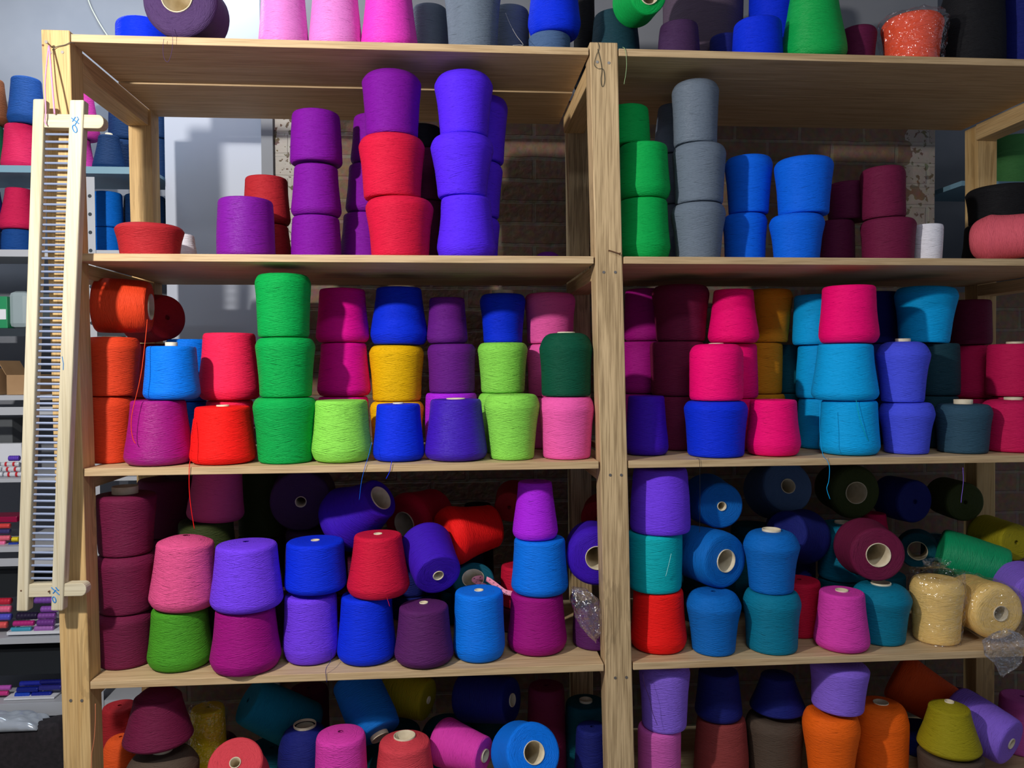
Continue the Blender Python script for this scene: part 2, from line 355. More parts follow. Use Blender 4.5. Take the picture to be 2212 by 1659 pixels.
# ------------------------------------------------------------------ the room
def struct(name, mb, m, label=None):
    o = mb.build(name, m); o['kind'] = 'structure'
    if label: o['label'] = label
    return o
plaster = noisy('white_plaster', (124, 128, 137), (136, 139, 147), 3, .85, .08)
def brick_mat():
    m, nt, p = newmat('brick'); L = nt.links.new
    tc = N(nt, 'ShaderNodeTexCoord'); sx = N(nt, 'ShaderNodeSeparateXYZ'); L(tc.outputs['Object'], sx.inputs[0])
    cx = N(nt, 'ShaderNodeCombineXYZ'); L(sx.outputs[0], cx.inputs[0]); L(sx.outputs[2], cx.inputs[1])
    n0 = N(nt, 'ShaderNodeTexNoise', Scale=9.0, Detail=3.0); L(tc.outputs['Object'], n0.inputs['Vector'])
    ad = N(nt, 'ShaderNodeVectorMath', operation='MULTIPLY_ADD'); L(n0.outputs['Color'], ad.inputs[0]); ad.inputs[1].default_value = (.012, .012, 0); L(cx.outputs[0], ad.inputs[2])
    b = N(nt, 'ShaderNodeTexBrick'); L(ad.outputs[0], b.inputs['Vector'])
    b.inputs['Scale'].default_value = 1; b.inputs['Brick Width'].default_value = .275; b.inputs['Row Height'].default_value = .086
    b.inputs['Mortar Size'].default_value = .008; b.inputs['Mortar Smooth'].default_value = .3; b.inputs['Bias'].default_value = -.1
    b.inputs['Color1'].default_value = (*lin((150, 118, 98)), 1); b.inputs['Color2'].default_value = (*lin((132, 104, 86)), 1); b.inputs['Mortar'].default_value = (*lin((150, 132, 114)), 1)
    n1 = N(nt, 'ShaderNodeTexNoise', Scale=38.0, Detail=5.0); L(tc.outputs['Object'], n1.inputs['Vector'])
    mx = N(nt, 'ShaderNodeMix', data_type='RGBA', blend_type='MULTIPLY'); mx.inputs[0].default_value = .75; L(b.outputs['Color'], mx.inputs[6]); L(n1.outputs['Color'], mx.inputs[7])
    # old whitewash left along both ends of the wall
    wl = mth(nt, 'LESS_THAN', mth(nt, 'ADD', sx.outputs[0], mth(nt, 'MULTIPLY', n0.outputs['Fac'], .10)), .49)
    wr = mth(nt, 'GREATER_THAN', mth(nt, 'ADD', sx.outputs[0], mth(nt, 'MULTIPLY', n0.outputs['Fac'], .34)), 3.12)
    wa = mth(nt, 'MULTIPLY', mth(nt, 'MULTIPLY', mth(nt, 'MAXIMUM', wl, wr), mth(nt, 'GREATER_THAN', n1.outputs['Fac'], .42)), mth(nt, 'GREATER_THAN', sx.outputs[2], -.02))
    mk = N(nt, 'ShaderNodeMix', data_type='RGBA'); L(mth(nt, 'MULTIPLY', wa, mth(nt, 'ADD', mth(nt, 'MULTIPLY', wl, .35), .4)), mk.inputs[0]); L(mx.outputs[2], mk.inputs[6]); mk.inputs[7].default_value = (*lin((196, 194, 188)), 1)
    L(mk.outputs[2], p.inputs['Base Color'])
    h = mth(nt, 'ADD', mth(nt, 'MULTIPLY', b.outputs['Fac'], -1.0), mth(nt, 'MULTIPLY', n1.outputs['Fac'], .5))
    bp = N(nt, 'ShaderNodeBump', Strength=.7, Distance=.008); L(h, bp.inputs['Height']); L(bp.outputs[0], p.inputs['Normal'])
    p.inputs['Roughness'].default_value = .9
    return m
struct('floor', MB().box(-2.6, 4.6, -3.6, 1.45, ZF-.1, ZF), noisy('concrete', (120, 116, 110), (140, 136, 130), 5, .8))
struct('ceiling', MB().box(-2.6, 4.6, -3.6, 1.45, 1.5, 1.6), plaster)
struct('wall_back', MB().box(-2.6, 4.6, 1.27, 1.42, ZF, 1.5), plaster, 'white plastered back wall')
struct('wall_brick', MB().box(-.05, 4.5, .87, 1.0, ZF, -.56).box(.35, 4.5, .87, 1.0, -.56, -.02).box(.35, 3.05, .87, 1.0, -.02, .74), brick_mat(), 'brown brick wall behind the wooden shelves')
struct('wall_upper', MB().box(.35, 3.05, .86, 1.0, .74, 1.5), plaster, 'white plastered wall above the bricks')
struct('wall_panel', MB().box(at(357, 400, .95).x, .304, .95, .98, -.55, 1.45), noisy('white_gloss_paint', (172, 179, 194), (178, 184, 198), 2, .5, .03), 'smooth white painted panel beside the bricks')
struct('wall_left', MB().box(-2.6, -2.5, -3.6, 1.27, ZF, 1.5), plaster)
struct('trim_1', MB().box(.305, .349, .85, 1.0, ZF, 1.5), plain('grey_trim', (128, 132, 140), .6), 'grey upright trim where the white wall meets the bricks')
# ------------------------------------------------------------------ the wooden shelving unit
unit = thing('wooden_shelving_unit', 'big pale pine shelving unit filled with yarn cones in front of brick wall', 'shelving unit', TM((0, 0, ZF)))
UI = Matrix.Translation((0, 0, ZF)).inverted()
TH, PD, DD, SHL, SHM = .0215, .076, .634, -.011, -.0225
def up(name, mb, m, **k): return mb.build(name, m, unit, pinv=UI, **k)
ptl = at(120, 64, 0).z; ptm = at(1302, 91, 0).z
def post(x0, x1, y0, y1, zt, sh, m):
    mb = MB()
    n = 9                                                # sawn timber is never quite straight
    zs = [ZF+(zt-ZF)*i/n for i in range(n+1)]
    rnd = random.Random(int(x0*991+y0*37))
    off = [(rnd.uniform(-.0012, .0012), rnd.uniform(-.0012, .0012)) for _ in zs]
    for z, (a, b) in zip(zs, off):
        k = sh*z
        mb.v += [Vector((x0+k+a, y0+b*.3, z)), Vector((x1+k+b, y0+a*.3, z)), Vector((x1+k+b, y1, z)), Vector((x0+k+a, y1, z))]
    for i in range(n):
        for j in range(4):
            mb.f.append([i*4+j, i*4+(j+1) % 4, i*4+4+(j+1) % 4, i*4+4+j])
    mb.f += [[3, 2, 1, 0], [n*4, n*4+1, n*4+2, n*4+3]]
    return up('post', mb, m, bevel=.003)
post(-.0763, 0, 0, PD, ptl, SHL, M['post'])
post(1.4561, 1.5371, 0, PD, ptm, SHM, M['postold'])
post(3.021, 3.10, 0, PD, ptm, SHM, M['post'])
post(-.0735, .0035, .559, .634, Z0-TH-.001, -.006, M['post'])
post(1.4637, 1.5394, .559, .634, Z0-TH-.001, -.006, M['postold'])
post(3.0214, 3.0985, .559, .634, Z0-TH-.001, -.006, M['post'])
for lv in range(5):
    z = ZS[lv]
    for (x0, x1, sa, sb) in ((.003, 1.452, SHL, SHM), (1.5405, 3.0175, SHM, SHM)):
        cuts = (0, .157, .298, DD) if lv == 0 else (0, .21, .425, DD)
        gaps = (.0012, .006 if x0 < 1 else .001) if lv == 0 else (.001, .0012)
        mb = MB()
        a, b = x0+sa*z, x1+sb*z
        for i in range(3):
            dz = -.005 if (lv == 0 and i == 2 and x0 < 1) else 0
            y0 = cuts[i]+(gaps[i-1] if i else 0); y1 = cuts[i+1]
            mb.box(a, b, y0, y1, z-TH+dz, z+dz)
        up('shelf_board', mb, M['board'], bevel=.0015)
    for xa, sh in ((-.074, SHL), (1.4585, SHM), (3.023, SHM)):
        a = xa+sh*z
        up('side_rail', MB().box(a, a+.0735, PD+.001, .558, z-TH-(.06 if lv == 0 else .042), z-TH-.0008), M['rail'], bevel=.002)
for (x, y) in ((109, 114), (135, 113), (153, 1513), (177, 1513), (1290, 134), (1315, 136), (1304, 588), (1329, 588), (1318, 1026), (1342, 1026), (1329, 1464), (1353, 1463)):
    p = at(x, y, 0)
    up('screw', MB().cyl(p+Vector((0, -.0015, 0)), p+Vector((0, .012, 0)), .0042, 10), M['screw'])
a = at(1316, 541, -.006); b = at(1338, 548, -.009)
up('bent_nail', MB().cyl(a+Vector((0, .01, 0)), a, .0018, 8).cyl(a, b, .0018, 8).cyl(b, b+Vector((.003, 0, -.001)), .004, 8), M['rust'])
a = at(93, 98, 0)
up('nail', MB().cyl(a+Vector((0, -.001, 0)), a+Vector((0, .01, 0)), .003, 8), M['rust'])
hk = at(113, 104, 0)
up('hook_nail', MB().cyl(hk+Vector((0, .02, 0)), hk+Vector((0, -.03, .004)), .0022, 8).cyl(hk+Vector((0, -.03, .004)), hk+Vector((0, -.033, .004)), .0045, 8), M['screw'])
wire = [at(113, 108, -.006), at(122, 101, -.005), at(140, 97, -.004), at(152, 92, -.003), at(161, 94, .004)]
up_w = tube('wire_tie', wire, .0011, plain('dark_wire', (70, 62, 58), .5), unit, UI)
# ------------------------------------------------------------------ the reed hanging on the left post
hd = thing('heddle_reed', 'long pale pine heddle reed with grey rods hanging on the left wooden post', 'weaving reed', TM(at(110, 760, -.045)))
HI = Matrix.Translation(at(110, 760, -.045)).inverted()
HF, HB = -.066, -.034
def bar(tx0, tx1, ty, bx0, bx1, by, name):
    a0, a1 = at(tx0, ty, HF), at(tx1, ty, HF); b0, b1 = at(bx0, by, HF), at(bx1, by, HF)
    mb = MB(); dy = Vector((0, HB-HF, 0))
    mb.hexa([b0, b1, b1+dy, b0+dy, a0, a1, a1+dy, a0+dy])
    return mb.build(name, M['heddle'], hd, bevel=.004, pinv=HI)
bl = bar(70.5, 95.5, 213, 34.5, 59, 1321, 'side_bar'); br = bar(150, 181, 215, 109, 135, 1320, 'side_bar')
def xl(y, which):                     # picture x of the inner edges of the two bars
    return (95.5+(59-95.5)*(y-213)/(1321-213)) if which == 0 else (150+(109-150)*(y-215)/(1320-215))
for (y0, y1, xe) in ((245, 275, 219), (1263, 1291, 182)):
    a = at(xl(y0, 0)-6, y0, HF+.004); b = at(xe-8, y0+4, HF+.004)
    z0, z1 = at(xl(y1, 0), y1, HF+.004).z, a.z
    ft, bk = HF+.005, HB+.004
    mb = MB(); zc, hh = (z0+z1)/2, (z1-z0)/2
    out = [(a.x, z0), (b.x, z0)]+[(b.x+hh*.8*math.cos(t), zc+hh*math.sin(t)) for t in [-math.pi/2+math.pi*q/10 for q in range(1, 10)]]+[(b.x, z1), (a.x, z1)]
    q = len(out); mb.v = [Vector((x, ft, z)) for x, z in out]+[Vector((x, bk, z)) for x, z in out]
    mb.f = [list(range(q)), list(reversed(range(q, 2*q)))]+[[i, i+q, (i+1) % q+q, (i+1) % q] for i in range(q)]
    mb.build('cross_bar', M['heddlex'], hd, bevel=.002, pinv=HI)
rb = MB()
for i in range(68):
    y = 290+(1249-290)*(i/67)**.97
    a = at(xl(y, 0)-2, y, -.052); b = at(xl(y, 1)+3, y+.6, -.052)
    MB().cyl(a, b, .0034, 8).build('rod', M['rod'], hd, smooth=False, pinv=HI)
for (x, y) in ((45.5, 1276), (105, 1278)):
    p = at(x, y, HF); MB().cyl(p+Vector((0, -.0008, 0)), p+Vector((0, .006, 0)), .0022, 8).build('pin', M['rust'], hd, pinv=HI)
blue_ink = plain('blue_ink', (50, 130, 200), .7)
def ink(strokes, Y, name, m, r=.0014):
    v = []; f = []
    for st in strokes:
        a, b = sweep([at(x, y, Y) for x, y in st], r, 5)
        f += [[i+len(v) for i in q] for q in b]; v += a
    return meshobj(name, v, f, m, hd, pinv=HI)
def z1a(pts): return [(60+x/6.911, 60+y/6.911) for x, y in pts]
def z4a(pts): return [(x/5.532, 1100+y/5.532) for x, y in pts]
oval = lambda cx, cy, rx, ry, t: [(cx+rx*math.cos(k*.45)*math.cos(t)-ry*math.sin(k*.45)*math.sin(t), cy+rx*math.cos(k*.45)*math.sin(t)+ry*math.sin(k*.45)*math.cos(t)) for k in range(15)]
part_label(ink([z1a([(652, 1345), (690, 1375), (765, 1432)]), z1a([(735, 1330), (758, 1362), (700, 1455)]), z1a([(665, 1402), (712, 1330)]), z1a(oval(702, 1508, 30, 58, -.35))], HF-.0006, 'handwritten_number', blue_ink), 'blue handwritten 70')
part_label(ink([z4a([(612, 935), (650, 968), (708, 1022)]), z4a([(665, 932), (690, 965), (705, 968)]), z4a([(632, 1005), (668, 965)]), z4a(oval(648, 1080, 18, 36, -.35))], HF-.0006, 'handwritten_number', blue_ink), 'blue handwritten 70')
ink([[(134, 770), (137, 785), (136.5, 799)]], HF-.0006, 'pen_mark', blue_ink, .0009)
pink = plain('pink_cord', (226, 150, 190), .7)
k0 = hk+Vector((0, -.02, -.002)); cb = at(104, 272, HF-.002); cb2 = at(118, 246, HF-.002)
tube('hanging_cord', [k0, (k0+cb)*.5+Vector((-.006, -.004, .01)), at(99, 240, HF-.002), at(97, 262, HF-.0035), at(101, 271, HF-.001)], .0017, pink, hd, HI)
tube('hanging_cord', [k0+Vector((.002, -.001, 0)), (k0+cb2)*.5+Vector((.002, -.003, 0)), cb2], .0024, pink, hd, HI)
# ------------------------------------------------------------------ the yarn
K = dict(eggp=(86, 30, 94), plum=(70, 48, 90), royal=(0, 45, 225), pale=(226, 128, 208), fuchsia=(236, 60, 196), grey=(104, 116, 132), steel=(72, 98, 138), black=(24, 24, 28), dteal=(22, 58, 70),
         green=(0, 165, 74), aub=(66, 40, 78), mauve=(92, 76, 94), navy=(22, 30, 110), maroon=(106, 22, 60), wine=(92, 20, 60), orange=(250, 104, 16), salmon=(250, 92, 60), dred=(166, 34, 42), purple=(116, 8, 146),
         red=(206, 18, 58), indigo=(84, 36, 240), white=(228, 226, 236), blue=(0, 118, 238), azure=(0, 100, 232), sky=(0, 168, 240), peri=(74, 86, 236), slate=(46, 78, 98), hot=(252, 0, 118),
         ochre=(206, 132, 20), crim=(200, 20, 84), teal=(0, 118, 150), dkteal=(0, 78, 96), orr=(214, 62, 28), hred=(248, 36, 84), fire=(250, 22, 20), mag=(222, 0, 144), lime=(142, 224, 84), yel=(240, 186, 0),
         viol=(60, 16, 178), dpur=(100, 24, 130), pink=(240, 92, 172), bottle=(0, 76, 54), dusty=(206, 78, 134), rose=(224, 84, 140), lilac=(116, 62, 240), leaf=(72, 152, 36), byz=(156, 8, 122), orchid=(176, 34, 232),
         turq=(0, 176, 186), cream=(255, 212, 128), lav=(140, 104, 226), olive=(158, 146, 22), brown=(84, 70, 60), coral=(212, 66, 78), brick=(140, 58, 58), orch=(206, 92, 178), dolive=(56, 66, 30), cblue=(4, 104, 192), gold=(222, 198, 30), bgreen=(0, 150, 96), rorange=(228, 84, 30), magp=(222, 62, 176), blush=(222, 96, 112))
def k(n): return K[n]
def st(shelf, Y, g, *it, **o): return stack(shelf, Y, g, *[(a[0], a[1], a[2], a[3], a[4], K[a[5]], *a[6:]) for a in it], **o)
def ly(x, y, Y, ax, ln, wf, wb, c, label, g, **o): return lying(x, y, Y, ax, ln, wf, wb, K[c], label, g, **o)
def thread(o, pts, r=.0009, col=None, name='loose_thread'):
    mx = o.matrix_world.copy() if o.parent is None else o.matrix_world
    m = yarn(col, .62, 0.0) if col else yarn_of(o).data.materials[0]
    return tube(name, pts, r, m, o, o.matrix_basis.inverted())
# ---- on top of the unit
g = 'yarn cones standing on top of the shelving unit'
ly(384, -5, -.01, (-.06, -1, .0), .15, 160, 148, 'plum', 'dark plum yarn cone lying on its side at the left end of the unit top', g, core=34, prot=.004, bev=.10, inset=.8, dome=.006)
st(0, .29, g, ('c', 312, 34, 112, 112, 'royal', 'royal blue yarn cone standing behind the big plum cone on the unit top'))
st(0, .10, g, ('u', 621, -62, 88, 106, 'pale', 'first of two pale pink yarn cones side by side on the unit top', dict(rough=.45)))
st(0, .10, g, ('u', 720, -66, 92, 114, 'pale', 'pale pink yarn cone beside the bright fuchsia cone on the unit top', dict(rough=.45)))
st(0, .09, g, ('u', 836, -72, 92, 121, 'fuchsia', 'bright fuchsia yarn cone on the unit top', dict(rough=.45)))
st(0, .24, g, ('c', 928, 6, 78, 82, 'grey', 'grey yarn cone half hidden behind the tall grey cone on the unit top'))
st(0, .09, g, ('i', 1021, -70, 124, 104, 'grey', 'tall grey yarn cone standing wide end up on the unit top'))
st(0, .25, g, ('c', 1100, 8, 86, 84, 'grey', 'low grey yarn cone with a loose thread beside the blue pair on the unit top'))
st(0, .13, g, ('c', 1187, 66, 90, 84, 'steel', 'steel blue yarn cone under a royal blue one on the unit top'), ('u', 1197, -60, 100, 114, 'royal', 'royal blue yarn cone resting on a steel blue one on the unit top', dict(bev=.2)))
st(0, .34, g, ('c', 1262, -30, 44, 46, 'black', 'narrow black yarn cone behind the top of the middle post'))
st(0, .165, g, ('c', 1329, 16, 96, 108, 'dteal', 'dark teal yarn cone below the tilted bright green one on the unit top', dict(bev=.2)))
ly(1402, -12, .02, (.10, -1, -.25), .15, 82, 104, 'green', 'bright green yarn cone lying tilted on the dark teal one on the unit top', g, core=21, kind='u', dome=.004)
st(0, .12, g, ('c', 1466, 40, 84, 90, 'aub', 'dark aubergine yarn cone beside the dark teal one on the unit top', dict(bev=.2)))
st(0, .34, g, ('c', 1518, -80, 170, 160, 'mauve', 'wide dull mauve yarn cone behind the aubergine one on the unit top'))
st(0, .26, g, ('c', 1566, 70, 64, 64, 'navy', 'small navy yarn cone low behind the royal blue one on the unit top'))
st(0, .10, g, ('c', 1638, 32, 100, 106, 'royal', 'royal blue yarn cone beside the tall green cone on the unit top'))
st(0, .30, g, ('c', 1672, -60, 104, 104, 'royal', 'tall royal blue yarn cone behind the tall green one on the unit top'))
st(0, .09, g, ('u', 1755, -74, 88, 137, 'green', 'tall bright green yarn cone on the unit top', dict(rough=.45)))
st(0, .12, g, ('i', 1857, 50, 76, 66, 'wine', 'low wine red yarn cone between the tall green and the wrapped orange one'))
wrapped_orange = st(0, .09, g, ('i', 1966, 18, 124, 106, 'salmon', 'salmon orange yarn cone wrapped in clear plastic on the unit top', dict(parts=True)))[0]
st(0, .12, g, ('c', 2100, -70, 122, 128, 'black', 'tall black yarn cone beside the plastic wrapped orange one', dict(bev=.25, inset=.6)))
st(0, .12, g, ('c', 2214, -40, 100, 104, 'navy', 'very dark navy yarn cone at the right end of the unit top'))
# ---- upper shelf, left bay
g = 'yarn cones on the upper shelf, left bay'
st(1, .12, g, ('i', 324, 478, 138, 118, 'dred', 'low dark red yarn cone before the left back post', dict(core=.026, prot=.006, bev=.13)))
st(1, .33, g, ('c', 388, 503, 64, 74, 'white', 'small white yarn cone behind the low dark red one', dict(bev=.2)))
st(1, .10, g, ('c', 531, 423, 114, 121, 'purple', 'single purple yarn cone standing in front of the dark red pair', dict(rough=.5)))
st(1, .28, g, ('u', 580, 482, 84, 104, 'dred', 'lower of the two dark red yarn cones behind a purple one'), ('u', 576, 377, 88, 100, 'dred', 'upper of the two dark red yarn cones, above a purple one', dict(dy=0)))
st(1, .17, g, ('c', 683, 463, 100, 106, 'purple', 'bottom purple yarn cone in the stack of three near the white board'), ('u', 683, 352, 92, 106, 'purple', 'middle purple yarn cone in the stack of three near the white board', dict(core=.02, prot=.008, ccol=None)), ('c', 683, 233, 102, 110, 'purple', 'top purple yarn cone in the stack of three near the white board', dict(bev=.08, gap=.006)))
st(1, .30, g, ('u', 792, 457, 98, 116, 'purple', 'bottom purple yarn cone in the leaning stack behind the red ones'), ('u', 802, 350, 94, 110, 'purple', 'middle purple yarn cone in the leaning stack behind the red ones'), ('u', 812, 243, 94, 108, 'purple', 'top purple yarn cone in the leaning stack behind the red ones'))
st(1, .10, g, ('i', 864, 420, 145, 123, 'red', 'bottom red yarn cone in the tall stack with a purple top'), ('i', 847, 283, 141, 122, 'red', 'middle red yarn cone in the tall stack with a purple top'), ('i', 846, 141, 127, 112, 'purple', 'large purple yarn cone on top of two red ones', dict(bev=.13, inset=.6)))
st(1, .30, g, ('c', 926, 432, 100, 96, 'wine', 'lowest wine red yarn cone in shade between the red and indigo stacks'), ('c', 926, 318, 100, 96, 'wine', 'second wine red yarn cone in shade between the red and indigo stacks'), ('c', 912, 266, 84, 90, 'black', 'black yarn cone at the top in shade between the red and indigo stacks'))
st(1, .11, g, ('u', 1007, 420, 108, 127, 'indigo', 'bottom indigo yarn cone in the front stack of three', dict(bev=.16)), ('i', 998, 282, 136, 106, 'indigo', 'middle indigo yarn cone in the front stack of three', dict(bev=.16)), ('i', 1002, 143, 126, 104, 'indigo', 'top indigo yarn cone in the front stack of three', dict(bev=.16, inset=.66)))
st(1, .27, g, ('i', 1026, 465, 104, 92, 'indigo', 'bottom indigo yarn cone in the shaded stack behind'), ('i', 1028, 343, 112, 96, 'indigo', 'middle indigo yarn cone in the shaded stack behind'), ('i', 1038, 200, 114, 96, 'indigo', 'top indigo yarn cone in the shaded stack behind'))
st(1, .44, g, ('c', 1183, 541, 66, 76, 'dpur', 'small dark purple yarn cone alone before the brick wall', dict(bev=.5, inset=.4)))
# ---- upper shelf, right bay
g = 'yarn cones on the upper shelf, right bay'
st(1, .12, g, ('u', 1389, 425, 104, 116, 'green', 'bottom green yarn cone in the stack beside the middle post', dict(bev=.2)), ('u', 1389, 304, 104, 116, 'green', 'middle green yarn cone in the stack beside the middle post', dict(bev=.16)), ('c', 1358, 223, 84, 92, 'green', 'top green yarn cone in the stack beside the middle post', dict(dy=.02)))
st(1, .34, g, ('c', 1458, 440, 84, 90, 'grey', 'lowest grey yarn cone in the shaded stack beside the green ones'), ('c', 1458, 330, 84, 90, 'grey', 'second grey yarn cone in the shaded stack beside the green ones'), ('c', 1452, 222, 74, 80, 'grey', 'topmost grey yarn cone in the shaded stack, leaning', dict(lean=(0, .07))))
st(1, .12, g, ('i', 1508, 433, 116, 94, 'grey', 'bottom grey yarn cone in the tall front stack of three', dict(bev=.14)), ('i', 1510, 303, 114, 102, 'grey', 'middle grey yarn cone in the tall front stack of three'), ('i', 1502, 165, 100, 92, 'grey', 'top grey yarn cone in the tall front stack of three', dict(inset=.7, rough=.48)))
st(1, .21, g, ('i', 1609, 457, 92, 84, 'azure', 'lower blue yarn cone in the pair shaded by the grey stack'), ('i', 1617, 330, 100, 84, 'azure', 'upper blue yarn cone in the pair shaded by the grey stack'))
st(1, .11, g, ('i', 1721, 457, 114, 94, 'azure', 'lower bright blue yarn cone in the well lit pair', dict(bev=.15)), ('i', 1736, 332, 122, 104, 'azure', 'upper bright blue yarn cone in the well lit pair', dict(bev=.10)))
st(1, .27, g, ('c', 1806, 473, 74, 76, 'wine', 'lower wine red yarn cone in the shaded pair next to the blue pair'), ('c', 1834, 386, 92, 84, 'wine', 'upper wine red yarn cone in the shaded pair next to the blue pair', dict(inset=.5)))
st(1, .14, g, ('i', 1920, 466, 111, 102, 'maroon', 'lower maroon yarn cone beside the small white cone'), ('i', 1911, 354, 90, 88, 'maroon', 'upper maroon yarn cone with a pale core, above the small white cone', dict(core=.024, prot=.004, lean=(0, -.03))))
st(1, .12, g, ('c', 2002, 482, 58, 55, 'white', 'small white yarn cone beside the maroon pair', dict(rough=.8, lean=(0, .02))))
st(1, .34, g, ('u', 2152, 476, 120, 134, 'black', 'lower black yarn cone behind the dusty rose one'), ('i', 2166, 392, 140, 128, 'black', 'upper black yarn cone behind the dusty rose one', dict(core=.03)))
ly(2222, 508, .08, (.72, -.7, .0), .16, 94, 104, 'blush', 'dusty rose yarn cone lying on its side before the black ones', g, kind='u', core=10, dome=.004, bev=.34, inset=.5)
# ---- middle shelf, left bay
g = 'yarn cones on the middle shelf, left bay'
st(2, .15, g, ('i', 238, 857, 102, 86, 'orr', 'bottom rust orange yarn cone against the left post'), ('i', 243, 727, 113, 98, 'orr', 'middle rust orange yarn cone with a pale core against the left post', dict(core=.026, prot=.003, bev=.15)))
t1 = ly(325, 663, .20, (.97, .16, -.02), .15, 112, 116, 'orr', 'rust orange yarn cone lying sideways on top of the rust orange stack', g, core=28, kind='c', bev=.14)
st(2, .44, g, ('c', 318, 860, 90, 90, 'dred', 'lowest dark red yarn cone in shade behind the rust orange stack'), ('c', 324, 742, 92, 90, 'dred', 'second dark red yarn cone in shade behind the rust orange stack'))
ly(362, 686, .32, (.75, -.5, -.0), .14, 100, 106, 'dred', 'dark red yarn cone lying on its side behind the rust orange ones', g, kind='c', bev=.2)
st(2, .095, g, ('u', 343, 866, 112, 139, 'byz', 'purple magenta yarn cone at the front below the bright blue one', dict(core=None, rough=.45)), ('u', 371, 747, 101, 116, 'blue', 'bright blue yarn cone with a grey core plug', dict(core=.017, prot=.012, ccol=None, dy=.01)))
st(2, .36, g, ('c', 404, 868, 88, 92, 'blue', 'lower bright blue yarn cone hidden behind the purple magenta one'), ('c', 408, 732, 90, 94, 'blue', 'upper bright blue yarn cone peeping out behind the blue and coral red ones'))
fr = st(2, None, g, ('u', 482, 880, 114, 138, 'fire', 'fire red yarn cone at the front below the coral red one', dict(core=.018, prot=.004)), ybot=998)[0]
st(2, .255, g, ('u', 497, 866, 96, 100, 'hred', 'coral red yarn cone at the back, mostly hidden by the fire red one'), ('u', 496, 718, 108, 130, 'hred', 'bright coral red yarn cone above the fire red one', dict(bev=.13)))
st(2, None, g, ('i', 617, 860, 135, 116, 'green', 'bottom green yarn cone in the stack of three greens', dict(streak=1.25)), ('i', 617, 728, 125, 110, 'green', 'middle green yarn cone in the stack of three greens', dict(streak=1.25)), ('i', 612, 588, 117, 108, 'green', 'top green yarn cone in the stack of three greens', dict(streak=1.25)), ybot=1000)
st(2, None, g, ('u', 738, 866, 112, 128, 'lime', 'lime green yarn cone at the front under the magenta pair', dict(bev=.16, streak=1.3)), ybot=999)
st(2, .31, g, ('c', 742, 858, 106, 112, 'mag', 'lowest magenta yarn cone, hidden behind the lime one'), ('u', 743, 740, 97, 114, 'mag', 'middle magenta yarn cone just above the lime one'), ('u', 740, 621, 97, 114, 'mag', 'top magenta yarn cone, partly in the shade of the shelf above'))
st(2, None, g, ('u', 861, 874, 93, 111, 'royal', 'royal blue yarn cone at the front under the yellow one', dict(core=.016, prot=.004)), ybot=998)
ye = st(2, .32, g, ('i', 858, 868, 116, 104, 'yel', 'lower yellow yarn cone, mostly hidden by the front royal blue one'), ('i', 857, 745, 117, 104, 'yel', 'bright yellow yarn cone between two royal blue ones', dict(streak=1.2)), ('u', 862, 618, 98, 124, 'royal', 'royal blue yarn cone on top of the yellow one', dict(bev=.16)))
st(2, None, g, ('u', 985, 864, 110, 135, 'viol', 'blue violet yarn cone at the front below the dark purple stack', dict(core=.028, prot=.003, rough=.5)), ybot=995)
st(2, .30, g, ('c', 975, 850, 110, 112, 'orchid', 'bright purple yarn cone peeping out behind the blue violet one'), ('i', 976, 742, 104, 98, 'dpur', 'lower dark purple yarn cone in the shaded stack'), ('u', 966, 641, 76, 88, 'dpur', 'upper dark purple yarn cone in the shaded stack'))
st(2, None, g, ('i', 1106, 853, 120, 96, 'lime', 'lime green yarn cone at the front, wide end up', dict(bev=.16, streak=1.3)), ybot=993)
st(2, .29, g, ('i', 1086, 850, 108, 96, 'lime', 'lime green yarn cone hidden behind the front lime one'), ('i', 1086, 739, 108, 94, 'lime', 'lime green yarn cone below the shaded royal blue one', dict(streak=1.3)), ('i', 1086, 632, 98, 84, 'royal', 'royal blue yarn cone with a pale core, half shaded by the shelf', dict(core=.036, prot=.012, dy=.07)))
st(2, None, g, ('i', 1224, 858, 120, 103, 'pink', 'bottom pink yarn cone beside the middle post', dict(bev=.18)), ('i', 1223, 718, 116, 106, 'bottle', 'bottle green yarn cone with a pale core beside the middle post', dict(core=.027, prot=.004, bev=.22, inset=.62)), ybot=993)
st(2, .40, g, ('i', 1192, 858, 110, 98, 'pink', 'lowest pink yarn cone in the back stack behind the bottle green one'), ('i', 1191, 742, 108, 98, 'pink', 'middle pink yarn cone in the back stack behind the bottle green one'), ('i', 1188, 630, 110, 98, 'pink', 'top pink yarn cone in the back stack, shaded by the shelf', dict(core=.02, prot=.002)))
# ---- middle shelf, right bay
g = 'yarn cones on the middle shelf, right bay'
st(2, .16, g, ('u', 1396, 856, 78, 94, 'viol', 'dark violet yarn cone in the shade beside the middle post'))
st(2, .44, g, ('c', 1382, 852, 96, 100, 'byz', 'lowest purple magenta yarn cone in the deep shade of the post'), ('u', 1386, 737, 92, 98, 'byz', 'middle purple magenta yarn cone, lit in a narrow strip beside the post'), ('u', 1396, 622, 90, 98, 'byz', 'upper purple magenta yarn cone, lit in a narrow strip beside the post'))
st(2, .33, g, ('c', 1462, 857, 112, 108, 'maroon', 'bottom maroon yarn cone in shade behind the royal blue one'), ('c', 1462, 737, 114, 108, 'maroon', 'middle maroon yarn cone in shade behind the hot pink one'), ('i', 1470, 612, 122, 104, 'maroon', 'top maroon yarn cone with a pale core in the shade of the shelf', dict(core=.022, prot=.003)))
st(2, None, g, ('i', 1546, 868, 134, 119, 'royal', 'royal blue yarn cone at the front under the hot pink one', dict(bev=.12)), ('c', 1547, 742, 112, 112, 'hot', 'hot pink yarn cone with a pale core on the royal blue one', dict(core=.022, prot=.003, bev=.14, inset=.7)), ybot=990)
